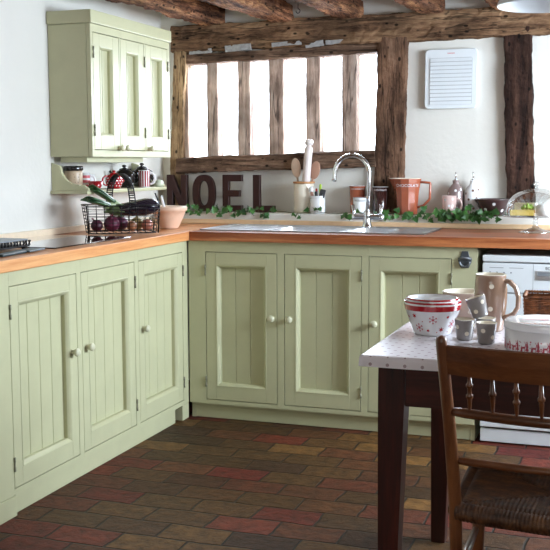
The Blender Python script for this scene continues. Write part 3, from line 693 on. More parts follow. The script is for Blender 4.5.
segs = [(-0.345, -0.18, 15, 0.030, 0), (-0.15, 0.24, 26, 0.032, 0), (0.33, 0.50, 7, 0.026, 0), (0.60, 0.72, 7, 0.028, 0), (0.78, 1.08, 22, 0.031, 0), (1.10, 1.40, 64, 0.031, 1)]
path = []
for i in range(90):
    x = -0.35+i*(1.42+0.35)/89; path.append((x-0.5, 0.003+0.004*math.sin(x*19), 0.006+0.004*math.sin(x*31)))
st.tube(path, 0.0016, 6)
for (xa, xb, n, sz, dense) in segs:
    for i in range(n):
        x = xa+(xb-xa)*(i+random.random())/n
        over = random.random() < 0.62
        y = random.uniform(-0.028, -0.012) if over else random.uniform(-0.015, 0.002); z = random.uniform(-0.022, 0.010) if over else random.uniform(0.010, 0.026)
        s_ = sz*random.uniform(0.65, 1.15)
        if dense: z += random.uniform(-0.014, 0.030 if x < 1.27 else 0.004); y = random.uniform(-0.045, -0.014)
        f = Vector((random.uniform(-1, 1), random.uniform(-0.6, 0.0), random.uniform(-0.9, 0.35))); nn = Vector((random.uniform(-0.5, 0.5), -1, random.uniform(0.1, 0.9)))
        leaf(lf, (x-0.5, y, z+0.004), s_, f, nn)
        st.tube([(x-0.5, 0.003, 0.006), (x-0.5, y*0.6+0.002, z*0.6+0.012), (x-0.5, y, z+0.004)], 0.0009, 5)
lf.build('leaves', IVY, iv); st.build('stem', STEM, iv)

# ================================================================== CROCKS AND TOOLS
LZ = 0.9806
def vessel(prof_out, wall=0.004, floor_=0.006):
    """outer profile (bottom to top) -> closed profile with an inside"""
    p = [(0, prof_out[0][1])]+list(prof_out); inn = [(max(r-wall, 0.001), max(z, prof_out[0][1]+floor_)) for r, z in reversed(prof_out)]
    return p+inn+[(0, prof_out[0][1]+floor_)]
ck = thing('utensil_crock', 'tall white stoneware crock with wooden rim holding a rolling pin and spoons', 'crock', (0.366, 0.712, LZ))
pr_ = [(0.052, 0), (0.055, 0.006), (0.055, 0.150), (0.053, 0.157)]
m_ = MB(); m_.lathe(vessel(pr_), 36); m_.build('body', CREAM, ck)
m_ = MB(); m_.lathe([(0.050, 0.1575), (0.058, 0.1575), (0.059, 0.163), (0.058, 0.168), (0.050, 0.168), (0.050, 0.1575)], 36); m_.build('rim', wood('light_wood_rim', (150, 96, 56), (188, 132, 84), (206, 156, 110), 0, 20), ck)
def rot_to(v): return Vector((0, 0, 1)).rotation_difference(Vector(v).normalized()).to_matrix().to_4x4()
rp = thing('rolling_pin', 'white rolling pin standing upright in the tall crock', 'rolling pin', (0.371, 0.694, LZ+0.012))
RM = rot_to((0.08, 0, 1))
m_ = MB(); m_.lathe([(0, 0), (0.017, 0.0), (0.020, 0.01), (0.0215, 0.03), (0.0215, 0.32), (0.0195, 0.335), (0.013, 0.343), (0, 0.343)], 24, mat=RM); m_.build('roller', plain('white_marbled_pin', (226, 212, 208), 0.35), rp)
m_ = MB(); m_.lathe([(0.012, 0.3435), (0.012, 0.349), (0.021, 0.352), (0.023, 0.365), (0.019, 0.378), (0, 0.380)], 24, mat=RM); m_.build('handle', plain('white_pin_handle', (230, 218, 214), 0.35), rp)
def spoon(name, label, base, top, wd, mat, hl=0.075):
    b_, t_ = Vector(base), Vector(top); d_ = (t_-b_); o = thing(name, label, 'spoon', base)
    Lh = d_.length-hl; dn = d_.normalized()
    m_ = MB(); m_.tube([dn*0.0, dn*Lh*0.5, dn*(Lh+0.004)], [0.005, 0.0055, 0.006], 8); m_.build('handle', mat, o)
    m_ = MB(); R = rot_to(dn); m_.sphere((0, 0, 0), 1, 18, 12, (wd, 0.006, hl/2), Matrix.Identity(4)); bmesh.ops.transform(m_.bm, matrix=Matrix.Translation(dn*(Lh+hl/2)) @ R, verts=m_.bm.verts); m_.build('bowl', mat, o)
    return o
spoon('wooden_spoon', 'pale wooden spoon leaning left in the tall crock', (0.350, 0.716, LZ+0.008), (0.318, 0.704, LZ+0.292), 0.027, PALEWOOD, 0.105)
spoon('wooden_spoon', 'brown wooden spoon leaning right in the tall crock', (0.362, 0.738, LZ+0.008), (0.438, 0.716, LZ+0.275), 0.029, BRUSHWOOD, 0.100)
ck2 = thing('utensil_pot', 'small white ribbed pot of kitchen tools in front of the tall crock', 'pot', (0.456, 0.668, LZ))
pr2 = [(0.036, 0), (0.040, 0.005), (0.040, 0.075), (0.036, 0.080), (0.041, 0.085), (0.041, 0.094)]
m_ = MB(); m_.lathe(vessel(pr2), 36); m_.build('body', WHITE_CHINA, ck2)
def stick(name, label, cat, base, top, r, mat, head=None):
    b_, t_ = Vector(base), Vector(top); o = thing(name, label, cat, base)
    m_ = MB(); d_ = t_-b_; m_.tube([d_*0, d_*0.6, d_*0.95, d_], [r*0.6, r, r, r*0.6], 10); m_.build('handle', mat, o)
    if head: head(o, d_)
    return o
def brush_head(o, d_):
    m_ = MB(); m_.sphere(d_, 0.013, 14, 10, (1, 0.7, 1.5)); m_.build('brush_head', WHITE_CHINA, o)
stick('pastry_brush', 'pink handled pastry brush with white head in the small pot', 'brush', (0.444, 0.661, LZ+0.010), (0.423, 0.660, LZ+0.125), 0.008, plain('pink_wood_handle', (206, 156, 140), 0.45), brush_head)
stick('vegetable_peeler', 'lime green handled peeler standing in the small pot', 'peeler', (0.465, 0.680, LZ+0.010), (0.467, 0.683, LZ+0.155), 0.007, GREENPL)
stick('kitchen_scissors', 'black handled tool leaning left in the small pot', 'tool', (0.464, 0.658, LZ+0.010), (0.451, 0.652, LZ+0.118), 0.0085, BLACKPL)
def grater(o, d_):
    m_ = MB(); m_.box(-0.016, 0.016, -0.004, 0.004, -0.028, 0.016, 0.004, mat=Matrix.Translation(d_) @ rot_to(d_)); m_.build('head', plain('dark_grey_steel', (86, 86, 92), 0.35, 0.6), o)
stick('kitchen_tongs', 'dark grey headed tool leaning right in the small pot', 'tool', (0.466, 0.645, LZ+0.010), (0.488, 0.652, LZ+0.112), 0.006, BLACKPL, grater)
stick('red_tool', 'small red ended tool standing in the small pot', 'tool', (0.449, 0.685, LZ+0.010), (0.442, 0.690, LZ+0.132), 0.006, REDPL)

# ================================================================== CHOCOLATE SET
CAMA = lambda x, y: math.atan2(-4.54-y, 2.05-x)    # bearing from a thing towards the room
def oct_lathe(m_, prof, n=10): m_.lathe(prof, n, facet=True)
def beaker(label, x, y, rb, rt, h, mat, ink, txt):
    o = thing('beaker', label, 'beaker', (x, y, LZ), 0, 'beakers on the ledge')
    pr_ = [(rb, 0), (rb+0.001, 0.004), (rt, h)]
    m_ = MB(); m_.lathe(vessel(pr_, 0.0035), 32); m_.build('body', mat, o)
    m_ = MB(); wrap_text(m_, pr_, txt, 0.0125, CAMA(x, y), h-0.016); m_.lathe([(rt-0.003, h), (rt+0.0006, h-0.001), (rt+0.0006, h+0.001), (rt-0.003, h+0.001), (rt-0.003, h)], 32); m_.build('lettering', ink, o)
    return o
beaker('terracotta beaker with white lettering left of the tap spout', 0.652, 0.745, 0.034, 0.043, 0.145, TERRA, WHITE_CHINA, 'CHOCOLATE')
beaker('short white beaker with dark lettering in front of the terracotta beaker', 0.688, 0.672, 0.032, 0.039, 0.087, WHITE_CHINA, CHOC, 'CHOCOLATE')
beaker('dark brown beaker with white lettering behind the tap', 0.788, 0.695, 0.034, 0.043, 0.142, CHOC, WHITE_CHINA, 'CHOCOLATE')
def choc_jug():
    x, y = 0.932, 0.692; a0 = 0.0
    o = thing('chocolate_jug', 'faceted terracotta jug with white lettering and angular handle', 'jug', (x, y, LZ))
    pr_ = [(0.050, 0), (0.052, 0.005), (0.060, 0.12), (0.072, 0.185)]
    n = 10; m_ = MB(); rings = []
    full = vessel(pr_, 0.004)
    def rr(r, z, a): return r*(1+0.35*max(0, math.cos(a-PI))**10*max(0, (z-0.10)/0.085))
    for r, z in full:
        rings.append([m_.bm.verts.new((rr(r, z, 2*PI*i/20)*math.cos(2*PI*i/20)*(1 if i % 2 == 0 else 0.955), rr(r, z, 2*PI*i/20)*math.sin(2*PI*i/20)*(1 if i % 2 == 0 else 0.955), z)) for i in range(20)])
    for ra, rb in zip(rings, rings[1:]):
        for i in range(20): m_.bm.faces.new((ra[i], ra[(i+1) % 20], rb[(i+1) % 20], rb[i]))
    m_.bm.faces.new(rings[0][::-1]); m_.bm.faces.new(rings[-1])
    bmesh.ops.recalc_face_normals(m_.bm, faces=m_.bm.faces); m_.build('body', TERRA, o)
    m_ = MB(); m_.tube([(0.064, 0, 0.168), (0.095, 0, 0.166), (0.116, 0, 0.164), (0.119, 0, 0.158), (0.116, 0, 0.085), (0.112, 0, 0.076), (0.085, 0, 0.048), (0.054, 0, 0.038)], 0.0065, 8, flat=1.4); m_.build('handle', TERRA, o)
    m_ = MB(); wrap_text(m_, pr_, 'CHOCOLATE', 0.021, CAMA(x, y)+0.0, 0.150, 0.0018); m_.build('lettering', WHITE_CHINA, o)
    m_ = MB()
    pts = [(rr(0.070, 0.185, 2*PI*i/40)*math.cos(2*PI*i/40), rr(0.070, 0.185, 2*PI*i/40)*math.sin(2*PI*i/40), 0.186) for i in range(40)]
    m_.tube(pts, 0.0018, 6, closed=True); m_.build('rim', CREAM, o)
choc_jug()

# ================================================================== SPOTTED POTTERY
def dots_on(m_, pr_, spots, r, c=(0, 0, 0)):
    for th, z in spots: wrap(m_, pr_, disc(r), th, z, 0.0007, c)
def oil_bottle(label, x, y, mat, dot):
    o = thing('oil_bottle', label, 'bottle', (x, y, LZ), 0, 'spotted oil bottles on the ledge')
    pr_ = [(0.038, 0), (0.041, 0.005), (0.043, 0.09), (0.041, 0.115), (0.034, 0.138), (0.022, 0.152), (0.0155, 0.158), (0.015, 0.168), (0.017, 0.172), (0.017, 0.176)]
    m_ = MB(); m_.lathe([(0, 0)]+pr_+[(0, 0.176)], 36); m_.mi = 1
    a = CAMA(x, y); dots_on(m_, pr_, [(a+t, z) for t, z in ((-0.9, 0.03), (0.1, 0.035), (0.9, 0.05), (-0.5, 0.08), (0.45, 0.09), (-1.0, 0.11), (0, 0.125), (0.8, 0.13), (1.6, 0.09), (2.4, 0.05), (3.1, 0.1))], 0.0062)
    m_.build('body', [mat, dot], o)
    m_ = MB(); m_.lathe([(0, 0.1765), (0.012, 0.1765), (0.010, 0.182), (0, 0.182)], 16); m_.tube([(0, 0, 0.181), (0.001, 0, 0.200), (-0.001, -0.003, 0.218)], [0.0045, 0.0035, 0.0030], 10); m_.build('pourer', CHROME, o)
oil_bottle('grey brown spotted oil bottle with steel pourer behind the mug', 1.170, 0.752, plain('grey_brown_glaze', (128, 108, 106), 0.2, coat=0.5), WHITE_CHINA)
oil_bottle('white oil bottle with brown spots and steel pourer beside the grey one', 1.258, 0.755, WHITE_CHINA, plain('brown_dot', (110, 78, 66), 0.3))
def mug(name, label, loc, pr_, mat, dotmat, spots, rd, hang, extra=None, group=None, hr=(0.03, 0.02, 0.012), hm=None):
    o = thing(name, label, 'mug', loc, 0, group)
    m_ = MB(); m_.lathe(vessel(pr_, 0.0035), 32); m_.mi = 1; dots_on(m_, pr_, [(CAMA(loc[0], loc[1])+t, z) for t, z in spots], rd)
    if extra: extra(m_, pr_)
    m_.build('body', [mat, dotmat], o)
    h = pr_[-1][1]; R = pr_[len(pr_)//2][0]; m_ = MB()
    pts = []
    for i in range(13):
        t = -PI/2+i*PI/12; e = 0.8; pts.append(((R-0.002+hr[0]*max(0, math.cos(t))**e)*1.0, 0, h*0.52+h*0.33*math.sin(t)))
    m_.tube([Matrix.Rotation(hang, 3, 'Z') @ Vector(p) for p in pts], hr[2]/2, 10); m_.build('handle', hm or mat, o)
    return o
mug('spotted_mug', 'pale pink mug with white spots in front of the grey oil bottle', (1.152, 0.672, LZ), [(0.033, 0), (0.035, 0.004), (0.037, 0.100)], plain('pale_pink_glaze', (206, 176, 170), 0.2, coat=0.5), WHITE_CHINA, [(-0.9, 0.03), (-0.6, 0.08), (0.0, 0.05), (0.5, 0.085), (0.9, 0.03), (1.5, 0.06)], 0.0065, 0.0)
def sq_bowl():
    x, y = 1.372, 0.672; o = thing('serving_bowl', 'dark brown flared bowl with white spots on the ledge', 'bowl', (x, y, LZ))
    pr_ = [(0.050, 0), (0.054, 0.004), (0.094, 0.082), (0.096, 0.086)]
    m_ = MB(); m_.lathe(vessel(pr_, 0.005), 40); m_.mi = 1; a = CAMA(x, y)
    dots_on(m_, pr_, [(a+t, z) for t, z in ((-0.55, 0.035), (0.05, 0.062), (0.7, 0.03), (1.3, 0.06), (-1.2, 0.06), (2.2, 0.03), (3, 0.06))], 0.008)
    m_.build('body', [plain('dark_mole_glaze', (72, 54, 54), 0.25, coat=0.4), WHITE_CHINA], o)
sq_bowl()

# ================================================================== CAKE STAND
cx, cy = 1.605, 0.40
cs = thing('cake_stand', 'clear glass footed cake stand under a glass dome', 'cake stand', (cx, cy, 0.9205))
m_ = MB(); m_.lathe([(0, 0.0), (0.078, 0.0), (0.080, 0.003), (0.050, 0.012), (0.018, 0.022), (0.011, 0.034), (0.014, 0.044), (0.010, 0.055), (0.013, 0.068), (0.022, 0.073), (0, 0.074)], 40); m_.build('foot', CLEAR, cs)
m_ = MB(); m_.lathe([(0, 0.0745), (0.150, 0.0745), (0.154, 0.078), (0.152, 0.083), (0.145, 0.080), (0, 0.079)], 56); m_.build('plate', CLEAR, cs)
gd = thing('glass_dome', 'clear glass dome with ball knob covering cheese on the stand', 'dome', (cx, cy, 0.9205+0.0805))
pr_ = [(0.142, 0.0)]+[(0.142*math.cos(a)**0.8, 0.122*math.sin(a)+0.004) for a in [i*PI/2/14 for i in range(0, 14)]]
m_ = MB(); m_.lathe(pr_+[(0.006, 0.1265), (0, 0.1265)], 56); m_.build('dome', CLEAR, gd)
m_ = MB(); m_.lathe([(0, 0.127), (0.008, 0.127), (0.007, 0.132), (0.014, 0.140), (0.015, 0.148), (0.010, 0.156), (0, 0.158)], 24); m_.build('knob', CLEAR, gd)
PZ = 0.9205+0.0795
def wedge(name, label, c, rot, L_w, W_w, H_w, mat, rindmat):
    o = thing(name, label, 'cheese', (c[0], c[1], PZ), rot)
    m_ = MB(); m_.prism([(0, 0), (L_w, -W_w/2), (L_w, W_w/2)], 'z', 0.001, H_w, 0.002); m_.build('paste', mat, o)
    m_ = MB(); m_.prism([(L_w+0.0005, -W_w/2), (L_w+0.006, -W_w/2), (L_w+0.006, W_w/2), (L_w+0.0005, W_w/2)], 'z', 0.001, H_w, 0.001); m_.build('rind', rindmat, o)
CHED = plain('yellow_cheese', (236, 204, 104), 0.5); RIND = plain('tan_rind', (206, 160, 90), 0.6); BRIE = plain('white_rind_cheese', (238, 232, 226), 0.6)
wedge('cheese_wedge', 'yellow cheese wedge at the front of the glass stand', (cx-0.115, cy-0.045), 0.25, 0.105, 0.08, 0.028, CHED, RIND)
wedge('cheese_wedge', 'pale cream cheese wedge behind the yellow one', (cx-0.105, cy+0.045), -0.1, 0.10, 0.06, 0.058, plain('cream_cheese_paste', (240, 226, 190), 0.5), BRIE)
m_ = MB(); m_.lathe([(0, 0.001), (0.042, 0.001), (0.046, 0.006), (0.046, 0.046), (0.041, 0.052), (0, 0.052)], 32)
tag(m_.build('round_cheese', BRIE, None, loc=(cx+0.048, cy-0.025, PZ)), 'small round white cheese at the right of the glass stand', 'cheese')
gr = thing('grape_bunch', 'little bunch of green grapes on the yellow cheese', 'grapes', (cx-0.040, cy-0.028, PZ+0.0285))
GRAPE = plain('green_grape_skin', (150, 178, 70), 0.2)
for i, (x, y, z) in enumerate([(-0.018, 0, 0.0085), (0, 0.006, 0.0085), (0.017, -0.002, 0.0085), (-0.009, -0.008, 0.014), (0.008, -0.009, 0.013), (-0.012, 0.012, 0.016), (0.004, 0.002, 0.022), (0.026, 0.008, 0.010), (0.019, 0.012, 0.017)]):
    m_ = MB(); m_.sphere((x, y, z), 0.0085, 14, 10); m_.build('grape', GRAPE, gr)
m_ = MB(); m_.tube([(0, 0, 0.012), (0.003, 0.002, 0.026), (0.012, 0.0, 0.034)], 0.0014, 6); m_.build('stalk', STEM, gr)

# ================================================================== THINGS ON THE SHELF
SZ = 1.1243; SX = -0.405
jr = thing('storage_jar', 'tan storage jar with black lid at left end of the shelf', 'jar', (SX-0.038, -0.298, SZ))
m_ = MB(); prj = [(0.039, 0), (0.042, 0.004), (0.043, 0.082), (0.040, 0.089)]; m_.lathe(vessel(prj), 32); m_.mi = 1
wrap_text(m_, prj, 'BISCUITS' if False else '', 0.012, 0, 0.05) if False else None
for zz, ln in ((0.072, 0.030), (0.060, 0.022), (0.048, 0.028), (0.036, 0.018)): wrap(m_, prj, [(-ln/2, -0.0018), (ln/2, -0.0018), (ln/2, 0.0018), (-ln/2, 0.0018)], CAMA(SX, -0.3)+0.35, zz)
m_.build('body', [plain('tan_stoneware', (196, 172, 146), 0.35), plain('brown_print', (120, 96, 84), 0.5)], jr)
m_ = MB(); m_.lathe([(0, 0.0895), (0.044, 0.0895), (0.046, 0.093), (0.046, 0.106), (0.043, 0.111), (0, 0.113)], 32); m_.build('lid', plain('black_lid', (26, 20, 20), 0.25, coat=0.4), jr)
def stripes(n, wd, h0, h1):
    def f(m_, pr_):
        for i in range(n):
            th = 2*PI*i/n; pts = [(-wd/2, 0), (wd/2, 0)]
            for k_ in range(4):
                za, zb_ = h0+(h1-h0)*k_/4, h0+(h1-h0)*(k_+1)/4
                wrap(m_, pr_, [(-wd/2, 0), (wd/2, 0), (wd/2, zb_-za), (-wd/2, zb_-za)], th, za)
    return f
gl = thing('red_dish', 'small red dish at the shelf front between the jar and the spotted teapot', 'dish', (SX+0.050, -0.250, SZ))
prd = [(0.022, 0), (0.024, 0.003), (0.037, 0.040)]; m_ = MB(); m_.lathe(vessel(prd, 0.003), 32); m_.build('body', RED_GLAZE, gl)
PINKSTR = plain('pink_red_band', (206, 92, 100), 0.3)
gm = mug('striped_tumbler', 'white mug with pink red bands behind the red dish', (SX-0.020, -0.222, SZ), [(0.021, 0), (0.022, 0.004), (0.023, 0.080)], WHITE_CHINA, PINKSTR, [], 0.004, 0.9, lambda m_, pr_: [m_.lathe([(prof_r(pr_, z)+0.0006, z), (prof_r(pr_, z+0.013)+0.0006, z+0.013)], 32) for z in (0.010, 0.032, 0.054)])
mug('white_mug', 'plain white mug standing against the wall behind the red dish', (SX-0.040, -0.145, SZ), [(0.024, 0), (0.026, 0.004), (0.027, 0.070)], WHITE_CHINA, WHITE_CHINA, [], 0.004, -1.2)
def teapot(label, loc, r, h, mat, ang, dotmat=None):
    o = thing('teapot', label, 'teapot', loc, ang)
    pr_ = [(r*0.62, 0), (r*0.7, h*0.03), (r*0.95, h*0.3), (r, h*0.48), (r*0.92, h*0.68), (r*0.68, h*0.84), (r*0.48, h*0.9)]
    m_ = MB(); m_.lathe([(0, 0)]+pr_+[(0, h*0.9)], 36); mats = [mat]
    if dotmat:
        mats.append(dotmat); m_.mi = 1
        for row, z in enumerate((0.18, 0.34, 0.5, 0.66)):
            for i in range(14): wrap(m_, pr_, disc(0.0034, 10), 2*PI*(i+0.5*(row % 2))/14, h*z)
    m_.build('body', mats, o)
    m_ = MB(); m_.lathe([(0, h*0.902), (r*0.50, h*0.902), (r*0.46, h*0.95), (r*0.2, h*0.99), (r*0.12, h*1.02), (r*0.2, h*1.06), (r*0.22, h*1.1), (r*0.12, h*1.15), (0, h*1.16)], 24); m_.build('lid', mat, o)
    m_ = MB(); m_.tube([(r*0.85, 0, h*0.36), (r*1.2, 0, h*0.5), (r*1.4, 0, h*0.72), (r*1.58, 0, h*0.86)], [r*0.24, r*0.18, r*0.13, r*0.1], 12); m_.build('spout', mat, o)
    m_ = MB(); pts = [(-r*0.80-r*0.72*max(0, math.sin(t))**0.8, 0, h*0.5-h*0.30*math.cos(t)) for t in [0.02+i*(PI-0.04)/12 for i in range(13)]]
    m_.tube(pts, r*0.1, 10); m_.build('handle', mat, o)
    return o
teapot('red teapot with white spots on the shelf', (SX+0.03, -0.030, SZ), 0.043, 0.078, RED_GLAZE, 1.05, WHITE_CHINA)
teapot('black teapot beside the red spotted teapot on the shelf', (SX-0.02, 0.175, SZ), 0.054, 0.100, plain('black_glaze', (16, 16, 20), 0.12, coat=0.6), PI+1.0)
mug('striped_mug', 'white mug with red vertical stripes between the two dark teapots', (SX+0.062, 0.235, SZ), [(0.026, 0), (0.028, 0.004), (0.029, 0.088)], WHITE_CHINA, RED_GLAZE, [], 0.004, 0.6, stripes(14, 0.0062, 0.004, 0.085))
teapot('large black teapot at the right end of the shelf', (SX-0.018, 0.368, SZ), 0.055, 0.108, plain('glossy_black_brown', (24, 15, 16), 0.1, coat=0.7), PI+1.25)
m_ = MB(); m_.lathe([(0, 0), (0.020, 0), (0.027, 0.008), (0.028, 0.018), (0.020, 0.032), (0.006, 0.037), (0, 0.037)], 24)
tag(m_.build('egg_cup', plain('pale_green_china', (206, 214, 190), 0.3), None, loc=(SX+0.072, 0.385, SZ)), 'small pale green domed pot at the right end of the shelf', 'pot')

# ================================================================== VEGETABLE BASKET
BK = (-0.205, -0.285, 0.9205); BA = math.atan2(0.64, 0.77)    # long axis bearing
bk = thing('wire_basket', 'black wire trug basket of vegetables on the left worktop', 'basket', (BK[0], BK[1], 0.9268), BA)
HX, HY, BH = 0.165, 0.100, 0.130
def loop(z, grow=0.0, r=0.04, n=6):
    a, b_ = HX+grow, HY+grow; pts = []
    for qx, qy, a0 in ((1, 1, 0), (-1, 1, PI/2), (-1, -1, PI), (1, -1, 1.5*PI)):
        for i in range(n): t = a0+i*PI/2/(n-1); pts.append((qx*(a-r)+r*math.cos(t), qy*(b_-r)+r*math.sin(t), z))
    return pts
m_ = MB()
for i in range(9):
    z = 0.004+i*(BH-0.004)/8; m_.tube(loop(z, -0.012+0.018*i/8), 0.0013 if 0 < i < 8 else 0.0026, 6, closed=True)
for i in range(8):
    x = -0.13+i*0.26/7
    for s_ in (-1, 1): m_.tube([(x, s_*(HY-0.012), 0.004), (x*1.03, s_*(HY+0.006), BH)], 0.0016, 6)
for y in (-0.05, 0, 0.05):
    for s_ in (-1, 1): m_.tube([(s_*(HX-0.012), y, 0.004), (s_*(HX+0.006), y*1.03, BH)], 0.0016, 6)
for i in range(11): x = -0.145+i*0.029; m_.tube([(x, -HY+0.014, 0.003), (x, HY-0.014, 0.003)], 0.0013, 6)
m_.build('wire_body', BLACK_IRON, bk)
m_ = MB(); m_.tube([(HX-0.004, -0.06, 0.0), (HX+0.004, -0.06, BH), (HX-0.016, -0.06, 0.185)], 0.0035, 8); m_.build('corner_post', BLACK_IRON, bk)
m_ = MB(); m_.tube([(-HX+0.004, -0.06, 0.0), (-HX-0.004, -0.06, BH)], 0.003, 8)
m_.build('corner_post', BLACK_IRON, bk)
m_ = MB(); arc = []
for i in range(25):
    t = PI*i/24; arc.append(Vector((0.034*math.cos(t), -(HY+0.002)*math.cos(t)*(1.0 if True else 1), BH-0.03+0.172*math.sin(t)**0.72 if 0 < i < 24 else BH-0.03)))
for dx in (-0.013, 0.013): m_.tube([a+Vector((dx, 0, 0)) for a in arc], 0.0028, 6)
for i in range(len(arc)-1):
    for f in (0.0, 0.5): p = arc[i]*(1-f)+arc[i+1]*f; m_.tube([p+Vector((-0.013, 0, 0)), p+Vector((0.013, 0, 0))], 0.0028, 6)
m_.build('handle', BLACK_IRON, bk)
BR = Matrix.Translation((BK[0], BK[1], 0.9268)) @ Matrix.Rotation(BA, 4, 'Z')
def bw(x, y, z): return BR @ Vector((x, y, z))
def root_veg(name, label, cat, p, r, mat, squash=0.92, group=None, lean=(0.2, 0, 1), sprout=None):
    q = bw(*p); o = thing(name, label, cat, q, 0, group); o.rotation_euler = rot_to(lean).to_euler()
    pr_ = []
    for i in range(1, 16):
        t = -PI/2+i*PI/16; rr_ = r*math.cos(t)**0.9; pr_.append((rr_, r*squash*math.sin(t)))
    m_ = MB(); m_.lathe([(0, -r*squash*1.08)]+pr_+[(r*0.16, r*squash*1.02), (r*0.10, r*squash*1.25), (0, r*squash*1.27)], 28); m_.build('body', mat, o)
    m_ = MB()
    for i in range(5): a = i*1.26; m_.tube([(r*0.05*math.cos(a), r*0.05*math.sin(a), r*squash*1.24), (r*0.22*math.cos(a), r*0.22*math.sin(a), r*squash*1.6)], [r*0.05, r*0.02], 6)
    m_.build('stalk', sprout or STEM, o)
BSTALK = plain('beet_stalk_pink', (130, 40, 66), 0.5)
zr = 0.008
root_veg('beetroot', 'dark beetroot at the far left end of the wire basket', 'beetroot', (-0.118, -0.030, zr+0.030), 0.028, BEET, 0.95, 'vegetables in the wire basket', (-0.5, -0.3, 1), BSTALK)
root_veg('beetroot', 'large purple beetroot in the basket below the leeks', 'beetroot', (-0.052, -0.040, zr+0.037), 0.036, plain('purple_beet_skin', (92, 26, 54), 0.4, var=0.25, scale=30), 0.95, 'vegetables in the wire basket', (0.3, -0.6, 1), BSTALK)
root_veg('beetroot', 'purple beetroot behind the handle near the basket middle', 'beetroot', (0.004, 0.022, zr+0.036), 0.034, plain('plum_beet_skin', (88, 30, 60), 0.4, var=0.25, scale=30), 0.95, 'vegetables in the wire basket', (0.1, -0.4, 1), BSTALK)
root_veg('onion', 'small brown onion at the front of the basket under the aubergine', 'onion', (0.040, -0.050, zr+0.026), 0.024, ONION, 0.9, 'vegetables in the wire basket', (0.5, -0.4, 1))
root_veg('onion', 'olive yellow onion between the brown and the pinkish onion', 'onion', (0.076, 0.004, zr+0.033), 0.031, ONION2, 0.95, 'vegetables in the wire basket', (0.1, -0.3, 1))
root_veg('onion', 'pinkish brown onion at the right end of the wire basket', 'onion', (0.112, -0.050, zr+0.029), 0.027, ONION3, 0.95, 'vegetables in the wire basket', (0.6, -0.2, 1))
# aubergine
q = bw(0.040, -0.034, 0.113); au = thing('aubergine', 'large glossy black aubergine lying on top in the wire basket', 'aubergine', q, BA-0.08)
m_ = MB(); R = Matrix.Rotation(PI/2+math.radians(-6), 4, 'Y')
m_.lathe([(0, -0.098), (0.014, -0.095), (0.018, -0.085), (0.024, -0.06), (0.030, -0.02), (0.037, 0.03), (0.040, 0.07), (0.036, 0.10), (0.024, 0.122), (0.010, 0.131), (0, 0.133)], 32, mat=R); m_.build('body', AUB, au)
m_ = MB(); m_.lathe([(0.0255, -0.055), (0.0235, -0.075), (0.019, -0.096), (0.008, -0.102), (0.006, -0.118), (0.007, -0.125), (0, -0.126)], 16, mat=R)
for i in range(5): a = i*2*PI/5; m_.tube([R @ Vector((0.0255*math.cos(a), 0.0255*math.sin(a), -0.062)), R @ Vector((0.031*math.cos(a), 0.031*math.sin(a), -0.034))], [0.007, 0.002], 6)
m_.build('calyx', plain('green_calyx', (86, 104, 62), 0.5), au)
# leeks
def leek(label, base, tip, spread, lift):
    b_, t_ = Vector(bw(*base)), Vector(bw(*tip)); o = thing('leek', label, 'leek', b_, 0, 'leeks in the wire basket')
    d_ = t_-b_; L = d_.length; dn = d_.normalized(); sd = dn.cross(Vector((0, 0, 1))).normalized(); up = sd.cross(dn)
    m_ = MB(); m_.tube([dn*0.0, dn*L*0.2, dn*L*0.42], [0.017, 0.016, 0.018], 16); m_.build('shank', LEEKW, o)
    for j, off in enumerate((-1, -0.35, 0.35, 1)):
        m_ = MB(); n = 10; rows = []
        for i in range(n+1):
            f = 0.34+0.66*i/n; c = dn*L*f*(1.0-0.05*abs(off))+sd*off*spread*(f-0.34)+up*(lift*(f-0.34)*(1-abs(off))+0.004*(j % 2))
            wd = 0.020+0.018*min(1, (f-0.34)*3); cup = 0.5 if f < 0.9 else 0.42
            rows.append([m_.bm.verts.new(c+sd*wd*u+up*(0.022*(1-u*u)*cup*(1 if j % 2 else -0.6)+0.004*thick)) for thick in (0, 1) for u in (-1, -0.5, 0, 0.5, 1)])
        idx = list(range(5))+list(range(9, 4, -1))
        for ra, rb in zip(rows, rows[1:]):
            for a in range(10): b3 = (a+1) % 10; m_.bm.faces.new((ra[idx[a]], ra[idx[b3]], rb[idx[b3]], rb[idx[a]])).smooth = True
        m_.bm.faces.new([rows[0][i] for i in idx][::-1]); m_.bm.faces.new([rows[-1][i] for i in idx])
        bmesh.ops.recalc_face_normals(m_.bm, faces=m_.bm.faces); m_.build('leaf', LEEK, o)
leek('upper leek with dark green cut leaves pointing up left from the basket', (0.035, 0.075, 0.105), (-0.140, 0.030, 0.204), 0.04, 0.02)
leek('lower leek with green leaves resting on the left basket rim', (-0.005, 0.020, 0.110), (-0.168, -0.050, 0.150), 0.04, 0.02)

# mixing bowl
mbw = thing('mixing_bowl', 'buff pink mixing bowl with white rim in the worktop corner', 'bowl', (-0.172, 0.165, 0.9206))
prm = [(0.042, 0), (0.046, 0.004), (0.050, 0.012), (0.074, 0.060), (0.084, 0.088), (0.091, 0.090), (0.092, 0.106), (0.089, 0.110)]
m_ = MB(); m_.lathe(vessel(prm, 0.006), 44); m_.build('body', PINKCLAY, mbw)
m_ = MB(); m_.lathe([(0.084, 0.1105), (0.0895, 0.1105), (0.0885, 0.113), (0.085, 0.113), (0.084, 0.1105)], 44); m_.build('rim', CREAM, mbw)
stick('spatula', 'white handled spatula standing in the buff mixing bowl', 'spatula', (-0.165, 0.150, 0.932), (-0.205, 0.145, 1.085), 0.007, WHITE_CHINA)
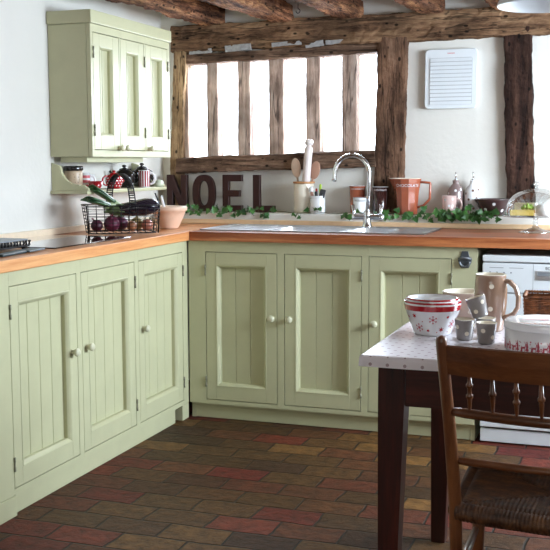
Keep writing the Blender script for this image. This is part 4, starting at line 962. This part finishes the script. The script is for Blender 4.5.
# sprig of leaves near bowl
# ================================================================== TABLE
TX0, TX1, TY0, TY1, TZ = 1.388, 2.62, -1.982, -1.175, 0.748
tb = thing('kitchen_table', 'dark mahogany kitchen table with square tapered legs', 'table', ((TX0+TX1)/2, (TY0+TY1)/2, 0))
ox, oy = (TX0+TX1)/2, (TY0+TY1)/2
m_ = MB(); m_.box(TX0-ox+0.008, TX1-ox-0.008, TY0-oy+0.008, TY1-oy-0.008, 0.722, TZ, 0.003); m_.build('top', MAHOG_X, tb)
lx, ly = 0.034, 0.045
m_ = MB(); a0, a1, b0, b1 = TX0-ox+lx, TX1-ox-lx, TY0-oy+ly, TY1-oy-ly
m_.box(a0+0.072, a1-0.072, b0+0.008, b0+0.028, 0.612, 0.721); m_.box(a0+0.092, a1-0.092, b1-0.028, b1-0.008, 0.612, 0.721)
m_.box(a0+0.020, a0+0.038, b0+0.072, b1-0.072, 0.612, 0.721); m_.box(a1-0.038, a1-0.020, b0+0.072, b1-0.072, 0.612, 0.721); m_.build('apron', MAHOG_X, tb)
for sx in (0, 1):
    for sy in (0, 1):
        xa = a0+0.018*sy if sx == 0 else a1-0.07-0.018*sy; ya = b0 if sy == 0 else b1-0.07; m_ = MB()
        ct = [(xa, ya), (xa+0.07, ya), (xa+0.07, ya+0.07), (xa, ya+0.07)]; k_ = 0.020
        cb = [(xa+(k_ if sx == 1 else 0.004), ya+(k_ if sy == 1 else 0)), (xa+0.07-(k_ if sx == 0 else 0.004), ya+(k_ if sy == 1 else 0)), (xa+0.07-(k_ if sx == 0 else 0.004), ya+0.07-(k_ if sy == 0 else 0)), (xa+(k_ if sx == 1 else 0.004), ya+0.07-(k_ if sy == 0 else 0))]
        V0 = [m_.bm.verts.new((x, y, 0.0)) for x, y in cb]; V1 = [m_.bm.verts.new((x, y, 0.605)) for x, y in ct]; V2 = [m_.bm.verts.new((x, y, 0.721)) for x, y in ct]
        m_.bm.faces.new(V0[::-1]); m_.bm.faces.new(V2)
        for A, B in ((V0, V1), (V1, V2)):
            for i in range(4): m_.bm.faces.new((A[i], A[(i+1) % 4], B[(i+1) % 4], B[i]))
        bmesh.ops.bevel(m_.bm, geom=[e for e in m_.bm.edges if abs(e.verts[0].co.z-e.verts[1].co.z) > 0.05], offset=0.002, segments=1, affect='EDGES')
        m_.build('leg', MAHOG, tb)
# oilcloth with a short hanging edge
m_ = MB(); n = 80; m2 = 50; g = 0.004
def ring_pts(grow, z, wav=0.0, rcor=0.012):
    pts = []
    x0, x1, y0, y1 = TX0-ox-grow, TX1-ox+grow, TY0-oy-grow, TY1-oy+grow
    for i in range(n): f = i/n; pts.append((x0+(x1-x0)*f, y0))
    for i in range(m2): f = i/m2; pts.append((x1, y0+(y1-y0)*f))
    for i in range(n): f = i/n; pts.append((x1+(x0-x1)*f, y1))
    for i in range(m2): f = i/m2; pts.append((x0, y1+(y0-y1)*f))
    return [(p[0]+0.002*noise.noise(Vector((p[0]*9, p[1]*9, z*20))) if wav else p[0], p[1]+wav*0.003*noise.noise(Vector((p[0]*9+5, p[1]*9, z*20))), z+wav*0.004*noise.noise(Vector((p[0]*6, p[1]*6, 3)))) for p in pts]
rings = [[m_.bm.verts.new(p) for p in ring_pts(gr_, z, wv)] for gr_, z, wv in ((-0.004, 0.7535, 0), (0.001, 0.7528, 0), (0.0045, 0.7495, 0), (0.006, 0.738, 0.5), (0.007, 0.724, 1))]
m_.bm.faces.new(rings[0])
for ra, rb in zip(rings, rings[1:]):
    for i in range(len(ra)): m_.bm.faces.new((ra[i], rb[i], rb[(i+1) % len(ra)], ra[(i+1) % len(ra)])).smooth = True
bmesh.ops.recalc_face_normals(m_.bm, faces=m_.bm.faces)
cl = m_.build('tablecloth', cloth_mat(), None, loc=(ox, oy, 0)); tag(cl, 'shiny white spotted oilcloth covering the dark table', 'tablecloth')
SMALLDOT = None
TT = 0.7542
# ---- snowflake basins
def snow_basin(label, x, y, z, r0, r1, h, plainrim=False):
    o = thing('pudding_basin', label, 'bowl', (x, y, z), 0, 'nested pudding basins')
    pr_ = [(r0, 0), (r0+0.003, 0.003), (r0+(r1-r0)*0.45, h*0.35), (r1*0.955, h*0.72), (r1*0.965, h*0.725), (r1*0.985, h*0.86), (r1, h)]
    m_ = MB(); m_.lathe(vessel(pr_, 0.004), 48); m_.mi = 1
    m_.lathe([(r1*0.968+0.0006, h*0.745), (prof_r(pr_, h*0.86)+0.0006, h*0.86), (prof_r(pr_, h*0.90)+0.0006, h*0.90)], 48)
    m_.lathe([(prof_r(pr_, h*0.95)+0.0006, h*0.95), (r1+0.0006, h), (r1-0.001, h+0.0006)], 48)
    a = CAMA(x, y); m_.mi = 1
    if not plainrim:
        for t, zz, kind in ((0.02, 0.50, 'f'), (-0.75, 0.60, 's'), (-0.62, 0.25, 'f'), (0.42, 0.20, 's'), (0.62, 0.58, 'd'), (-0.20, 0.17, 'd'), (0.95, 0.35, 'f'), (-1.15, 0.55, 'd'), (-0.42, 0.44, 'p'), (0.22, 0.12, 'p'), (1.3, 0.55, 's'), (1.9, 0.4, 'f'), (2.6, 0.5, 's'), (-1.8, 0.4, 'f'), (-2.5, 0.5, 's'), (0.80, 0.12, 'p')):
            zz *= h
            if kind == 'f':
                m_.mi = 2
                for j in range(6):
                    ca, sa = math.cos(j*PI/3+PI/6), math.sin(j*PI/3+PI/6); Rr = lambda u, v: (u*ca-v*sa, u*sa+v*ca)
                    wrap(m_, pr_, [Rr(0.002, -0.0007), Rr(0.0125, -0.0007), Rr(0.0125, 0.0007), Rr(0.002, 0.0007)], a+t, zz)
                    wrap(m_, pr_, [Rr(0.0075, 0), Rr(0.0105, 0.0032), Rr(0.0122, 0.0018), Rr(0.0095, -0.0)], a+t, zz); wrap(m_, pr_, [Rr(0.0075, 0), Rr(0.0105, -0.0032), Rr(0.0122, -0.0018), Rr(0.0095, 0.0)], a+t, zz)
                wrap(m_, pr_, star(0.0055, 6, 0.55), a+t, zz, 0.0009)
            else:
                m_.mi = 1; wrap(m_, pr_, {'s': star(0.0085, 6, 0.42), 'd': star(0.005, 6, 0.6), 'p': disc(0.0018, 8)}[kind], a+t, zz)
    m_.build('body', [WHITE_CHINA, RED_GLAZE, RED_PRINT], o)
snow_basin('white pudding basin with red rim and snowflakes on the table', 1.500, -1.595, TT, 0.052, 0.083, 0.098)
snow_basin('smaller red rimmed basin nested inside the snowflake basin', 1.500, -1.595, TT+0.0180, 0.046, 0.0755, 0.088, True)
# ---- large pale spotted bowl
o = thing('serving_bowl', 'large taupe bowl with cream inside behind the snowflake basin', 'bowl', (1.545, -1.285, TT))
prb = [(0.040, 0), (0.044, 0.004), (0.062, 0.040), (0.070, 0.078), (0.071, 0.088)]
m_ = MB(); m_.lathe([(0, 0)]+prb, 40); m_.mi = 1; m_.lathe([(0.071, 0.088), (0.0685, 0.0892), (0.066, 0.086), (0.057, 0.04), (0.035, 0.008), (0, 0.007)], 40)
dots_on(m_, prb, [(CAMA(1.545, -1.285)+t, z) for t, z in ((0.3, 0.03), (-0.5, 0.05), (1.1, 0.05), (2.2, 0.04), (3.2, 0.05))], 0.008)
m_.build('body', [TAUPE_PALE, CREAM], o)
# ---- jug
def jug():
    x, y = 1.652, -1.490; o = thing('spotted_jug', 'tall taupe jug with cream spots and loop handle on the table', 'jug', (x, y, TT))
    pr_ = [(0.036, 0), (0.039, 0.004), (0.040, 0.020), (0.047, 0.075), (0.0485, 0.110), (0.046, 0.148), (0.0445, 0.163), (0.0455, 0.167)]
    m_ = MB(); m_.lathe([(0, 0)]+pr_, 44); m_.mi = 1; m_.lathe([(0.0455, 0.167), (0.0438, 0.1685), (0.042, 0.165), (0.044, 0.11), (0.036, 0.01), (0, 0.008)], 44)
    a = CAMA(x, y); dots_on(m_, pr_, [(a+t, z) for t, z in ((0.05, 0.136), (0.0, 0.070), (-0.9, 0.10), (-0.8, 0.02), (1.6, 0.12), (2.4, 0.06), (3.3, 0.12), (-1.7, 0.06))], 0.0072); m_.build('body', [TAUPE, CREAM], o)
    m_ = MB(); pts = [(0.040, 0, 0.150), (0.058, 0, 0.148), (0.075, 0, 0.132), (0.084, 0, 0.105), (0.083, 0, 0.075), (0.072, 0, 0.056), (0.055, 0, 0.046), (0.040, 0, 0.042)]
    Rz = Matrix.Rotation(-0.20, 3, 'Z'); m_.tube([Rz @ Vector(p) for p in pts], [0.008, 0.0075, 0.007, 0.007, 0.007, 0.007, 0.0075, 0.009], 12, flat=1.5); m_.build('handle', TAUPE, o)
jug()
# ---- cups
prc = [(0.0205, 0), (0.0225, 0.003), (0.029, 0.058)]
def cup(label, loc, lean=None, rz=0.0):
    o = thing('dotted_cup', label, 'cup', loc, rz, 'grey spotted cups on the table')
    m_ = MB(); m_.lathe([(0, 0)]+prc, 36); m_.mi = 1; m_.lathe([(0.029, 0.058), (0.0275, 0.059), (0.026, 0.056), (0.020, 0.006), (0, 0.005)], 36)
    dots_on(m_, prc, [(CAMA(loc[0], loc[1])+t, z) for t, z in ((0.25, 0.020), (-0.85, 0.038), (1.25, 0.042), (2.3, 0.02), (3.3, 0.04), (4.4, 0.02))], 0.0062)
    m_.build('body', [GREY_CUP, CREAM], o)
    if lean: o.rotation_euler = lean
    return o
c0 = cup('grey spotted cup at the left of the cup group by the basin', (1.606, -1.672, TT))
dup(c0, (1.672, -1.715, TT), 0.5, 'grey spotted cup at the front right of the cup group', 'grey spotted cups on the table')
dup(c0, (1.658, -1.632, TT), 1.1, 'grey spotted cup standing behind the two front cups, under the tilted one', 'grey spotted cups on the table')
c3 = dup(c0, (1.646, -1.640, TT+0.0615), 0.0, 'grey spotted cup lying tilted on top of the other cups', 'grey spotted cups on the table')
c3.rotation_euler = (Matrix.Rotation(math.radians(-18), 4, 'Y') @ Matrix.Rotation(-0.6, 4, 'Z')).to_euler()
# ---- cake tin
tn = thing('cake_tin', 'round white cake tin with red reindeer and tree print behind the chair', 'tin', (1.828, -1.745, TT))
prt = [(0.101, 0), (0.102, 0.003), (0.102, 0.070)]
m_ = MB(); m_.lathe(vessel(prt, 0.002), 64); m_.mi = 1
random.seed(3)
def tree(s, h): return [(-0.4*s, 0), (-0.1*s, 0), (-0.1*s, 0.12*h), (-0.5*s, 0.15*h), (-0.2*s, 0.45*h), (-0.36*s, 0.45*h), (0, h), (0.36*s, 0.45*h), (0.2*s, 0.45*h), (0.5*s, 0.15*h), (0.1*s, 0.12*h), (0.1*s, 0), (0.4*s, 0)]
for i in range(66):
    th = 2*PI*i/66
    if i % 3 == 0:      # small standing deer: body, legs, neck, antlers
        for pl in ([(-0.005, 0.009), (0.004, 0.009), (0.004, 0.014), (-0.005, 0.014)], [(-0.005, 0.001), (-0.0036, 0.001), (-0.0036, 0.009), (-0.005, 0.009)], [(0.0026, 0.001), (0.004, 0.001), (0.004, 0.009), (0.0026, 0.009)], [(0.0024, 0.013), (0.005, 0.013), (0.0062, 0.020), (0.0042, 0.020)], [(0.0042, 0.019), (0.0088, 0.0185), (0.0086, 0.021), (0.0046, 0.022)], [(0.0045, 0.021), (0.0052, 0.021), (0.0020, 0.028), (0.0012, 0.0275)], [(0.0052, 0.021), (0.0060, 0.021), (0.0084, 0.028), (0.0076, 0.0285)]): wrap(m_, prt, pl, th, 0.004)
    elif i % 3 == 1: wrap(m_, prt, tree(0.010, random.uniform(0.022, 0.034)), th, 0.003)
    else:
        for q_ in range(3): wrap(m_, prt, star(random.uniform(0.002, 0.0035), 6, 0.45), th+random.uniform(-0.04, 0.04), random.uniform(0.006, 0.036))
        wrap(m_, prt, tree(0.007, 0.018), th+0.03, 0.003)
m_.build('body', [WHITE_CHINA, RED_PRINT], tn)
m_ = MB(); m_.lathe([(0.1025, 0.058), (0.1045, 0.0575), (0.1050, 0.060), (0.1050, 0.073), (0.103, 0.0765), (0.096, 0.0775), (0.090, 0.0765), (0, 0.0765)], 64); m_.mi = 1
def flat(poly, z=0.0773, rot=0): return [(math.cos(rot)*u-math.sin(rot)*v, math.sin(rot)*u+math.cos(rot)*v, z) for u, v in poly]
for rr_ in (0, PI):
    for u in (0.018, 0.032, 0.046):
        m_.poly3(flat([(u-0.006, 0), (u, -0.005), (u+0.006, 0), (u, 0.005)], rot=rr_+0.12)); 
        m_.poly3(flat([(u+0.004, 0.007), (u+0.012, 0.003), (u+0.010, 0.010)], rot=rr_+0.12)); m_.poly3(flat([(u+0.004, -0.007), (u+0.012, -0.003), (u+0.010, -0.010)], rot=rr_+0.12))
for j in range(8):
    a = j*PI/4+0.12; m_.poly3(flat([(0.004, -0.0015), (0.012, -0.003), (0.017, 0), (0.012, 0.003), (0.004, 0.0015)], rot=a))
m_.build('lid', [WHITE_CHINA, RED_PRINT], tn)
# ---- wicker basket
WK = wicker_mat()
wb_ = thing('wicker_basket', 'brown woven wicker basket at the back of the table', 'basket', (1.835, -1.26, TT), 0.05)
m_ = MB(); hx, hy, hh = 0.10, 0.065, 0.080
def rect_pts(z, k_, n=13, m2=9, amp=0.0024):
    P = []; g_ = 0.0 + 0.06*z
    L1 = [(-hx-g_+2*(hx+g_)*i/(n-1), -hy-g_) for i in range(n)]+[(hx+g_, -hy-g_+2*(hy+g_)*i/(m2-1)) for i in range(1, m2)]+[(hx+g_-2*(hx+g_)*i/(n-1), hy+g_) for i in range(1, n)]+[(-hx-g_, hy+g_-2*(hy+g_)*i/(m2-1)) for i in range(1, m2-1)]
    for i, (x, y) in enumerate(L1):
        s_ = amp*(1 if (i+k_) % 2 else -1); r_l = math.hypot(x, y); P.append((x+x/r_l*s_, y+y/r_l*s_, z))
    return P
for i in range(14): m_.tube(rect_pts(0.004+i*0.0055, i), 0.0030, 6, closed=True)
for i in range(0, len(rect_pts(0, 0))):
    p0, p1 = rect_pts(0.003, 0, amp=0)[i], rect_pts(0.083, 0, amp=0)[i]; m_.tube([p0, p1], 0.0024, 6)
m_.box(-hx, hx, -hy, hy, 0.001, 0.005); m_.build('woven_sides', WK, wb_)
m_ = MB(); b_pts = rect_pts(0.084, 0, amp=0.0)
for ph in (0, 1):
    P = rect_pts(0.0835, ph, 25, 17, 0.0028); m_.tube([(p[0], p[1], p[2]+(0.002 if (i+ph) % 2 else -0.001)) for i, p in enumerate(P)], 0.0036, 6, closed=True)
m_.build('plaited_rim', WK, wb_)

# ================================================================== CHAIR
CHX, CHY = 1.877, -2.235
ch = thing('dining_chair', 'brown wooden spindle back chair with dark rush seat at the table', 'chair', (CHX, CHY, 0), math.radians(-4.0))
def rod(pts, rs, mat, name, seg=14):
    m_ = MB(); m_.tube(pts, rs, seg); return m_.build(name, mat, ch)
hw = 0.200
for s_ in (-1, 1):
    rod([(s_*(hw-0.012), 0.030, 0.0), (s_*(hw-0.006), 0.008, 0.20), (s_*hw, 0.0, 0.46), (s_*(hw+0.012), -0.025, 0.66), (s_*(hw+0.024), -0.062, 0.852), (s_*(hw+0.024), -0.064, 0.862), (s_*(hw+0.024), -0.0645, 0.866)], [0.013, 0.0145, 0.0155, 0.0145, 0.013, 0.011, 0.004], CHAIRW, 'back_post')
# top rail: curved plank
m_ = MB(); n = 24; rows = []
def yb(z): return -0.025-(z-0.66)*0.19
for i in range(n+1):
    f = i/n; x = -(hw+0.012)+2*(hw+0.012)*f; bow = -0.038*math.sin(PI*f)
    zt_ = 0.842+0.004*math.sin(PI*f); zb_ = 0.778
    rows.append([m_.bm.verts.new((x, yb(z)+bow+dy, z)) for z, dy in ((zb_, -0.008), (zb_, 0.008), ((zb_+zt_)/2, 0.009), (zt_, 0.006), (zt_+0.003, 0.0), (zt_, -0.006), ((zb_+zt_)/2, -0.009))])
for ra, rb in zip(rows, rows[1:]):
    for j in range(7): m_.bm.faces.new((ra[j], ra[(j+1) % 7], rb[(j+1) % 7], rb[j]))
m_.bm.faces.new(rows[0]); m_.bm.faces.new(rows[-1][::-1]); bmesh.ops.recalc_face_normals(m_.bm, faces=m_.bm.faces); m_.build('top_rail', CHAIRX, ch)
def bowed(z, r, bow, name):
    return rod([(-(hw+0.008)+2*(hw+0.008)*i/12, yb(z)+(-bow)*math.sin(PI*i/12), z) for i in range(13)], [r*0.8]+[r]*11+[r*0.8], CHAIRX, name)
bowed(0.688, 0.0115, 0.030, 'spindle_rail')
for j in range(7):
    x = -0.162+j*0.054; f = (x+hw)/(2*hw); bw_ = math.sin(PI*f)
    za, zb_ = 0.696, 0.780; pA = Vector((x*1.0, yb(za)-0.030*bw_, za)); pB = Vector((x*0.99, yb(zb_)-0.038*bw_, zb_))
    prof = ((0, 0.0045), (0.10, 0.0055), (0.22, 0.0062), (0.34, 0.0075), (0.38, 0.0105), (0.43, 0.0105), (0.47, 0.0070), (0.60, 0.0062), (0.66, 0.0075), (0.69, 0.0105), (0.74, 0.0105), (0.78, 0.007), (1.0, 0.0050))
    if j % 2: prof = ((0, 0.0045), (0.2, 0.006), (0.42, 0.0075), (0.50, 0.0075), (0.53, 0.0108), (0.59, 0.0108), (0.63, 0.0075), (1.0, 0.0050))
    rod([pA.lerp(pB, f_) for f_, _ in prof], [r*0.78 for _, r in prof], CHAIRW, 'spindle')
bowed(0.568, 0.0095, 0.010, 'lower_back_rail')
# rush seat
m_ = MB(); n = 150; SD = 0.345; sw0, sw1 = 0.196, 0.225; grid = []
for jy in range(n+1):
    v = jy/n; row = []
    for ix in range(n+1):
        u = ix/n; hwid = sw0+(sw1-sw0)*v; x = (2*u-1)*hwid; y = 0.0+SD*v
        du = min(u, 1-u); dv = min(v, 1-v); side = du < dv; d_ = min(du, dv)
        strand = math.sin((v if side else u)*2*PI*38); edge = math.sqrt(max(0, 1-(1-min(1, d_/0.09))**2))
        z = 0.446+0.024*edge-0.012*(d_*2)+0.0016*strand+(0.002 if side else 0)-0.004*math.exp(-abs(du-dv)*60)
        if d_ < 1e-9: z = 0.446
        row.append(m_.bm.verts.new((x, y-0.024*math.sin(PI*u)*(1-v)*0.6, z)))
    grid.append(row)
for jy in range(n):
    for ix in range(n): m_.bm.faces.new((grid[jy][ix], grid[jy][ix+1], grid[jy+1][ix+1], grid[jy+1][ix])).smooth = True
# wrapped rolls round the edge
def roll(p, q, bow, turns):
    p, q = Vector(p), Vector(q); N_ = turns*4; pts = []; rs = []
    for i in range(N_+1):
        f = i/N_; pts.append(p.lerp(q, f)+Vector((0, bow*math.sin(PI*f), -0.002*math.sin(PI*f)))); rs.append(0.0215+0.0012*math.sin(i*PI/2))
    m_.tube(pts, rs, 14)
roll((-sw0, 0.0, 0.446), (sw0, 0.0, 0.446), -0.014, 44); roll((-sw1, SD, 0.446), (sw1, SD, 0.446), 0.0, 44)
roll((-sw0, 0.0, 0.446), (-sw1, SD, 0.446), 0.0, 38); roll((sw0, 0.0, 0.446), (sw1, SD, 0.446), 0.0, 38)
m_.build('rush_seat', RUSH, ch)
for s_ in (-1, 1): rod([(s_*(sw1+0.004), SD+0.012, 0.0), (s_*(sw1-0.006), SD, 0.25), (s_*(sw1-0.012), SD-0.010, 0.43)], [0.014, 0.017, 0.017], CHAIRW, 'front_leg')
rod([(-sw1, SD+0.004, 0.30), (0, SD+0.004, 0.30), (sw1, SD+0.004, 0.30)], [0.009, 0.012, 0.009], CHAIRX, 'stretcher')
rod([(-sw1+0.004, SD+0.008, 0.20), (0, SD+0.008, 0.20), (sw1-0.004, SD+0.008, 0.20)], [0.009, 0.012, 0.009], CHAIRX, 'stretcher')
for s_ in (-1, 1):
    for z in (0.16, 0.28): rod([(s_*(hw-0.008), 0.012, z), (s_*(hw+0.01), SD/2, z+0.004), (s_*(sw1-0.002), SD+0.004, z+0.008)], [0.008, 0.011, 0.008], CHAIRW, 'stretcher')
rod([(-(hw-0.008), 0.014, 0.22), (0, 0.014, 0.22), (hw-0.008, 0.014, 0.22)], [0.008, 0.011, 0.008], CHAIRX, 'stretcher')

# ================================================================== PENDANT LAMP
lp = thing('pendant_lamp', 'white enamel pendant lamp hanging over the table at top right', 'lamp', (1.80, -1.45, 1.694))
m_ = MB(); m_.lathe([(0.150, 0.0), (0.152, 0.004), (0.140, 0.030), (0.105, 0.070), (0.060, 0.098), (0.030, 0.115), (0.028, 0.150), (0.0, 0.152)], 56)
m_.lathe([(0.150, 0.0), (0.138, 0.028), (0.103, 0.067), (0.058, 0.095), (0.0, 0.100)], 56); m_.build('shade', WHITE_ENAMEL, lp)
m_ = MB(); m_.tube([(0, 0, 0.1525), (0, 0, ZC-1.694-0.02)], 0.003, 8); m_.build('cable', WHITE_ENAMEL, lp)
m_ = MB(); m_.lathe([(0, ZC-1.694-0.020), (0.030, ZC-1.694-0.020), (0.040, ZC-1.694-0.001), (0, ZC-1.694-0.001)], 24); m_.build('ceiling_rose', WHITE_ENAMEL, lp)
m_ = MB(); m_.sphere((0, 0, 0.055), 0.028, 16, 12); m_.lathe([(0, 0.080), (0.013, 0.080), (0.013, 0.1), (0, 0.1)], 12); m_.build('bulb', plain('frosted_bulb', (240, 238, 232), 0.3), lp)
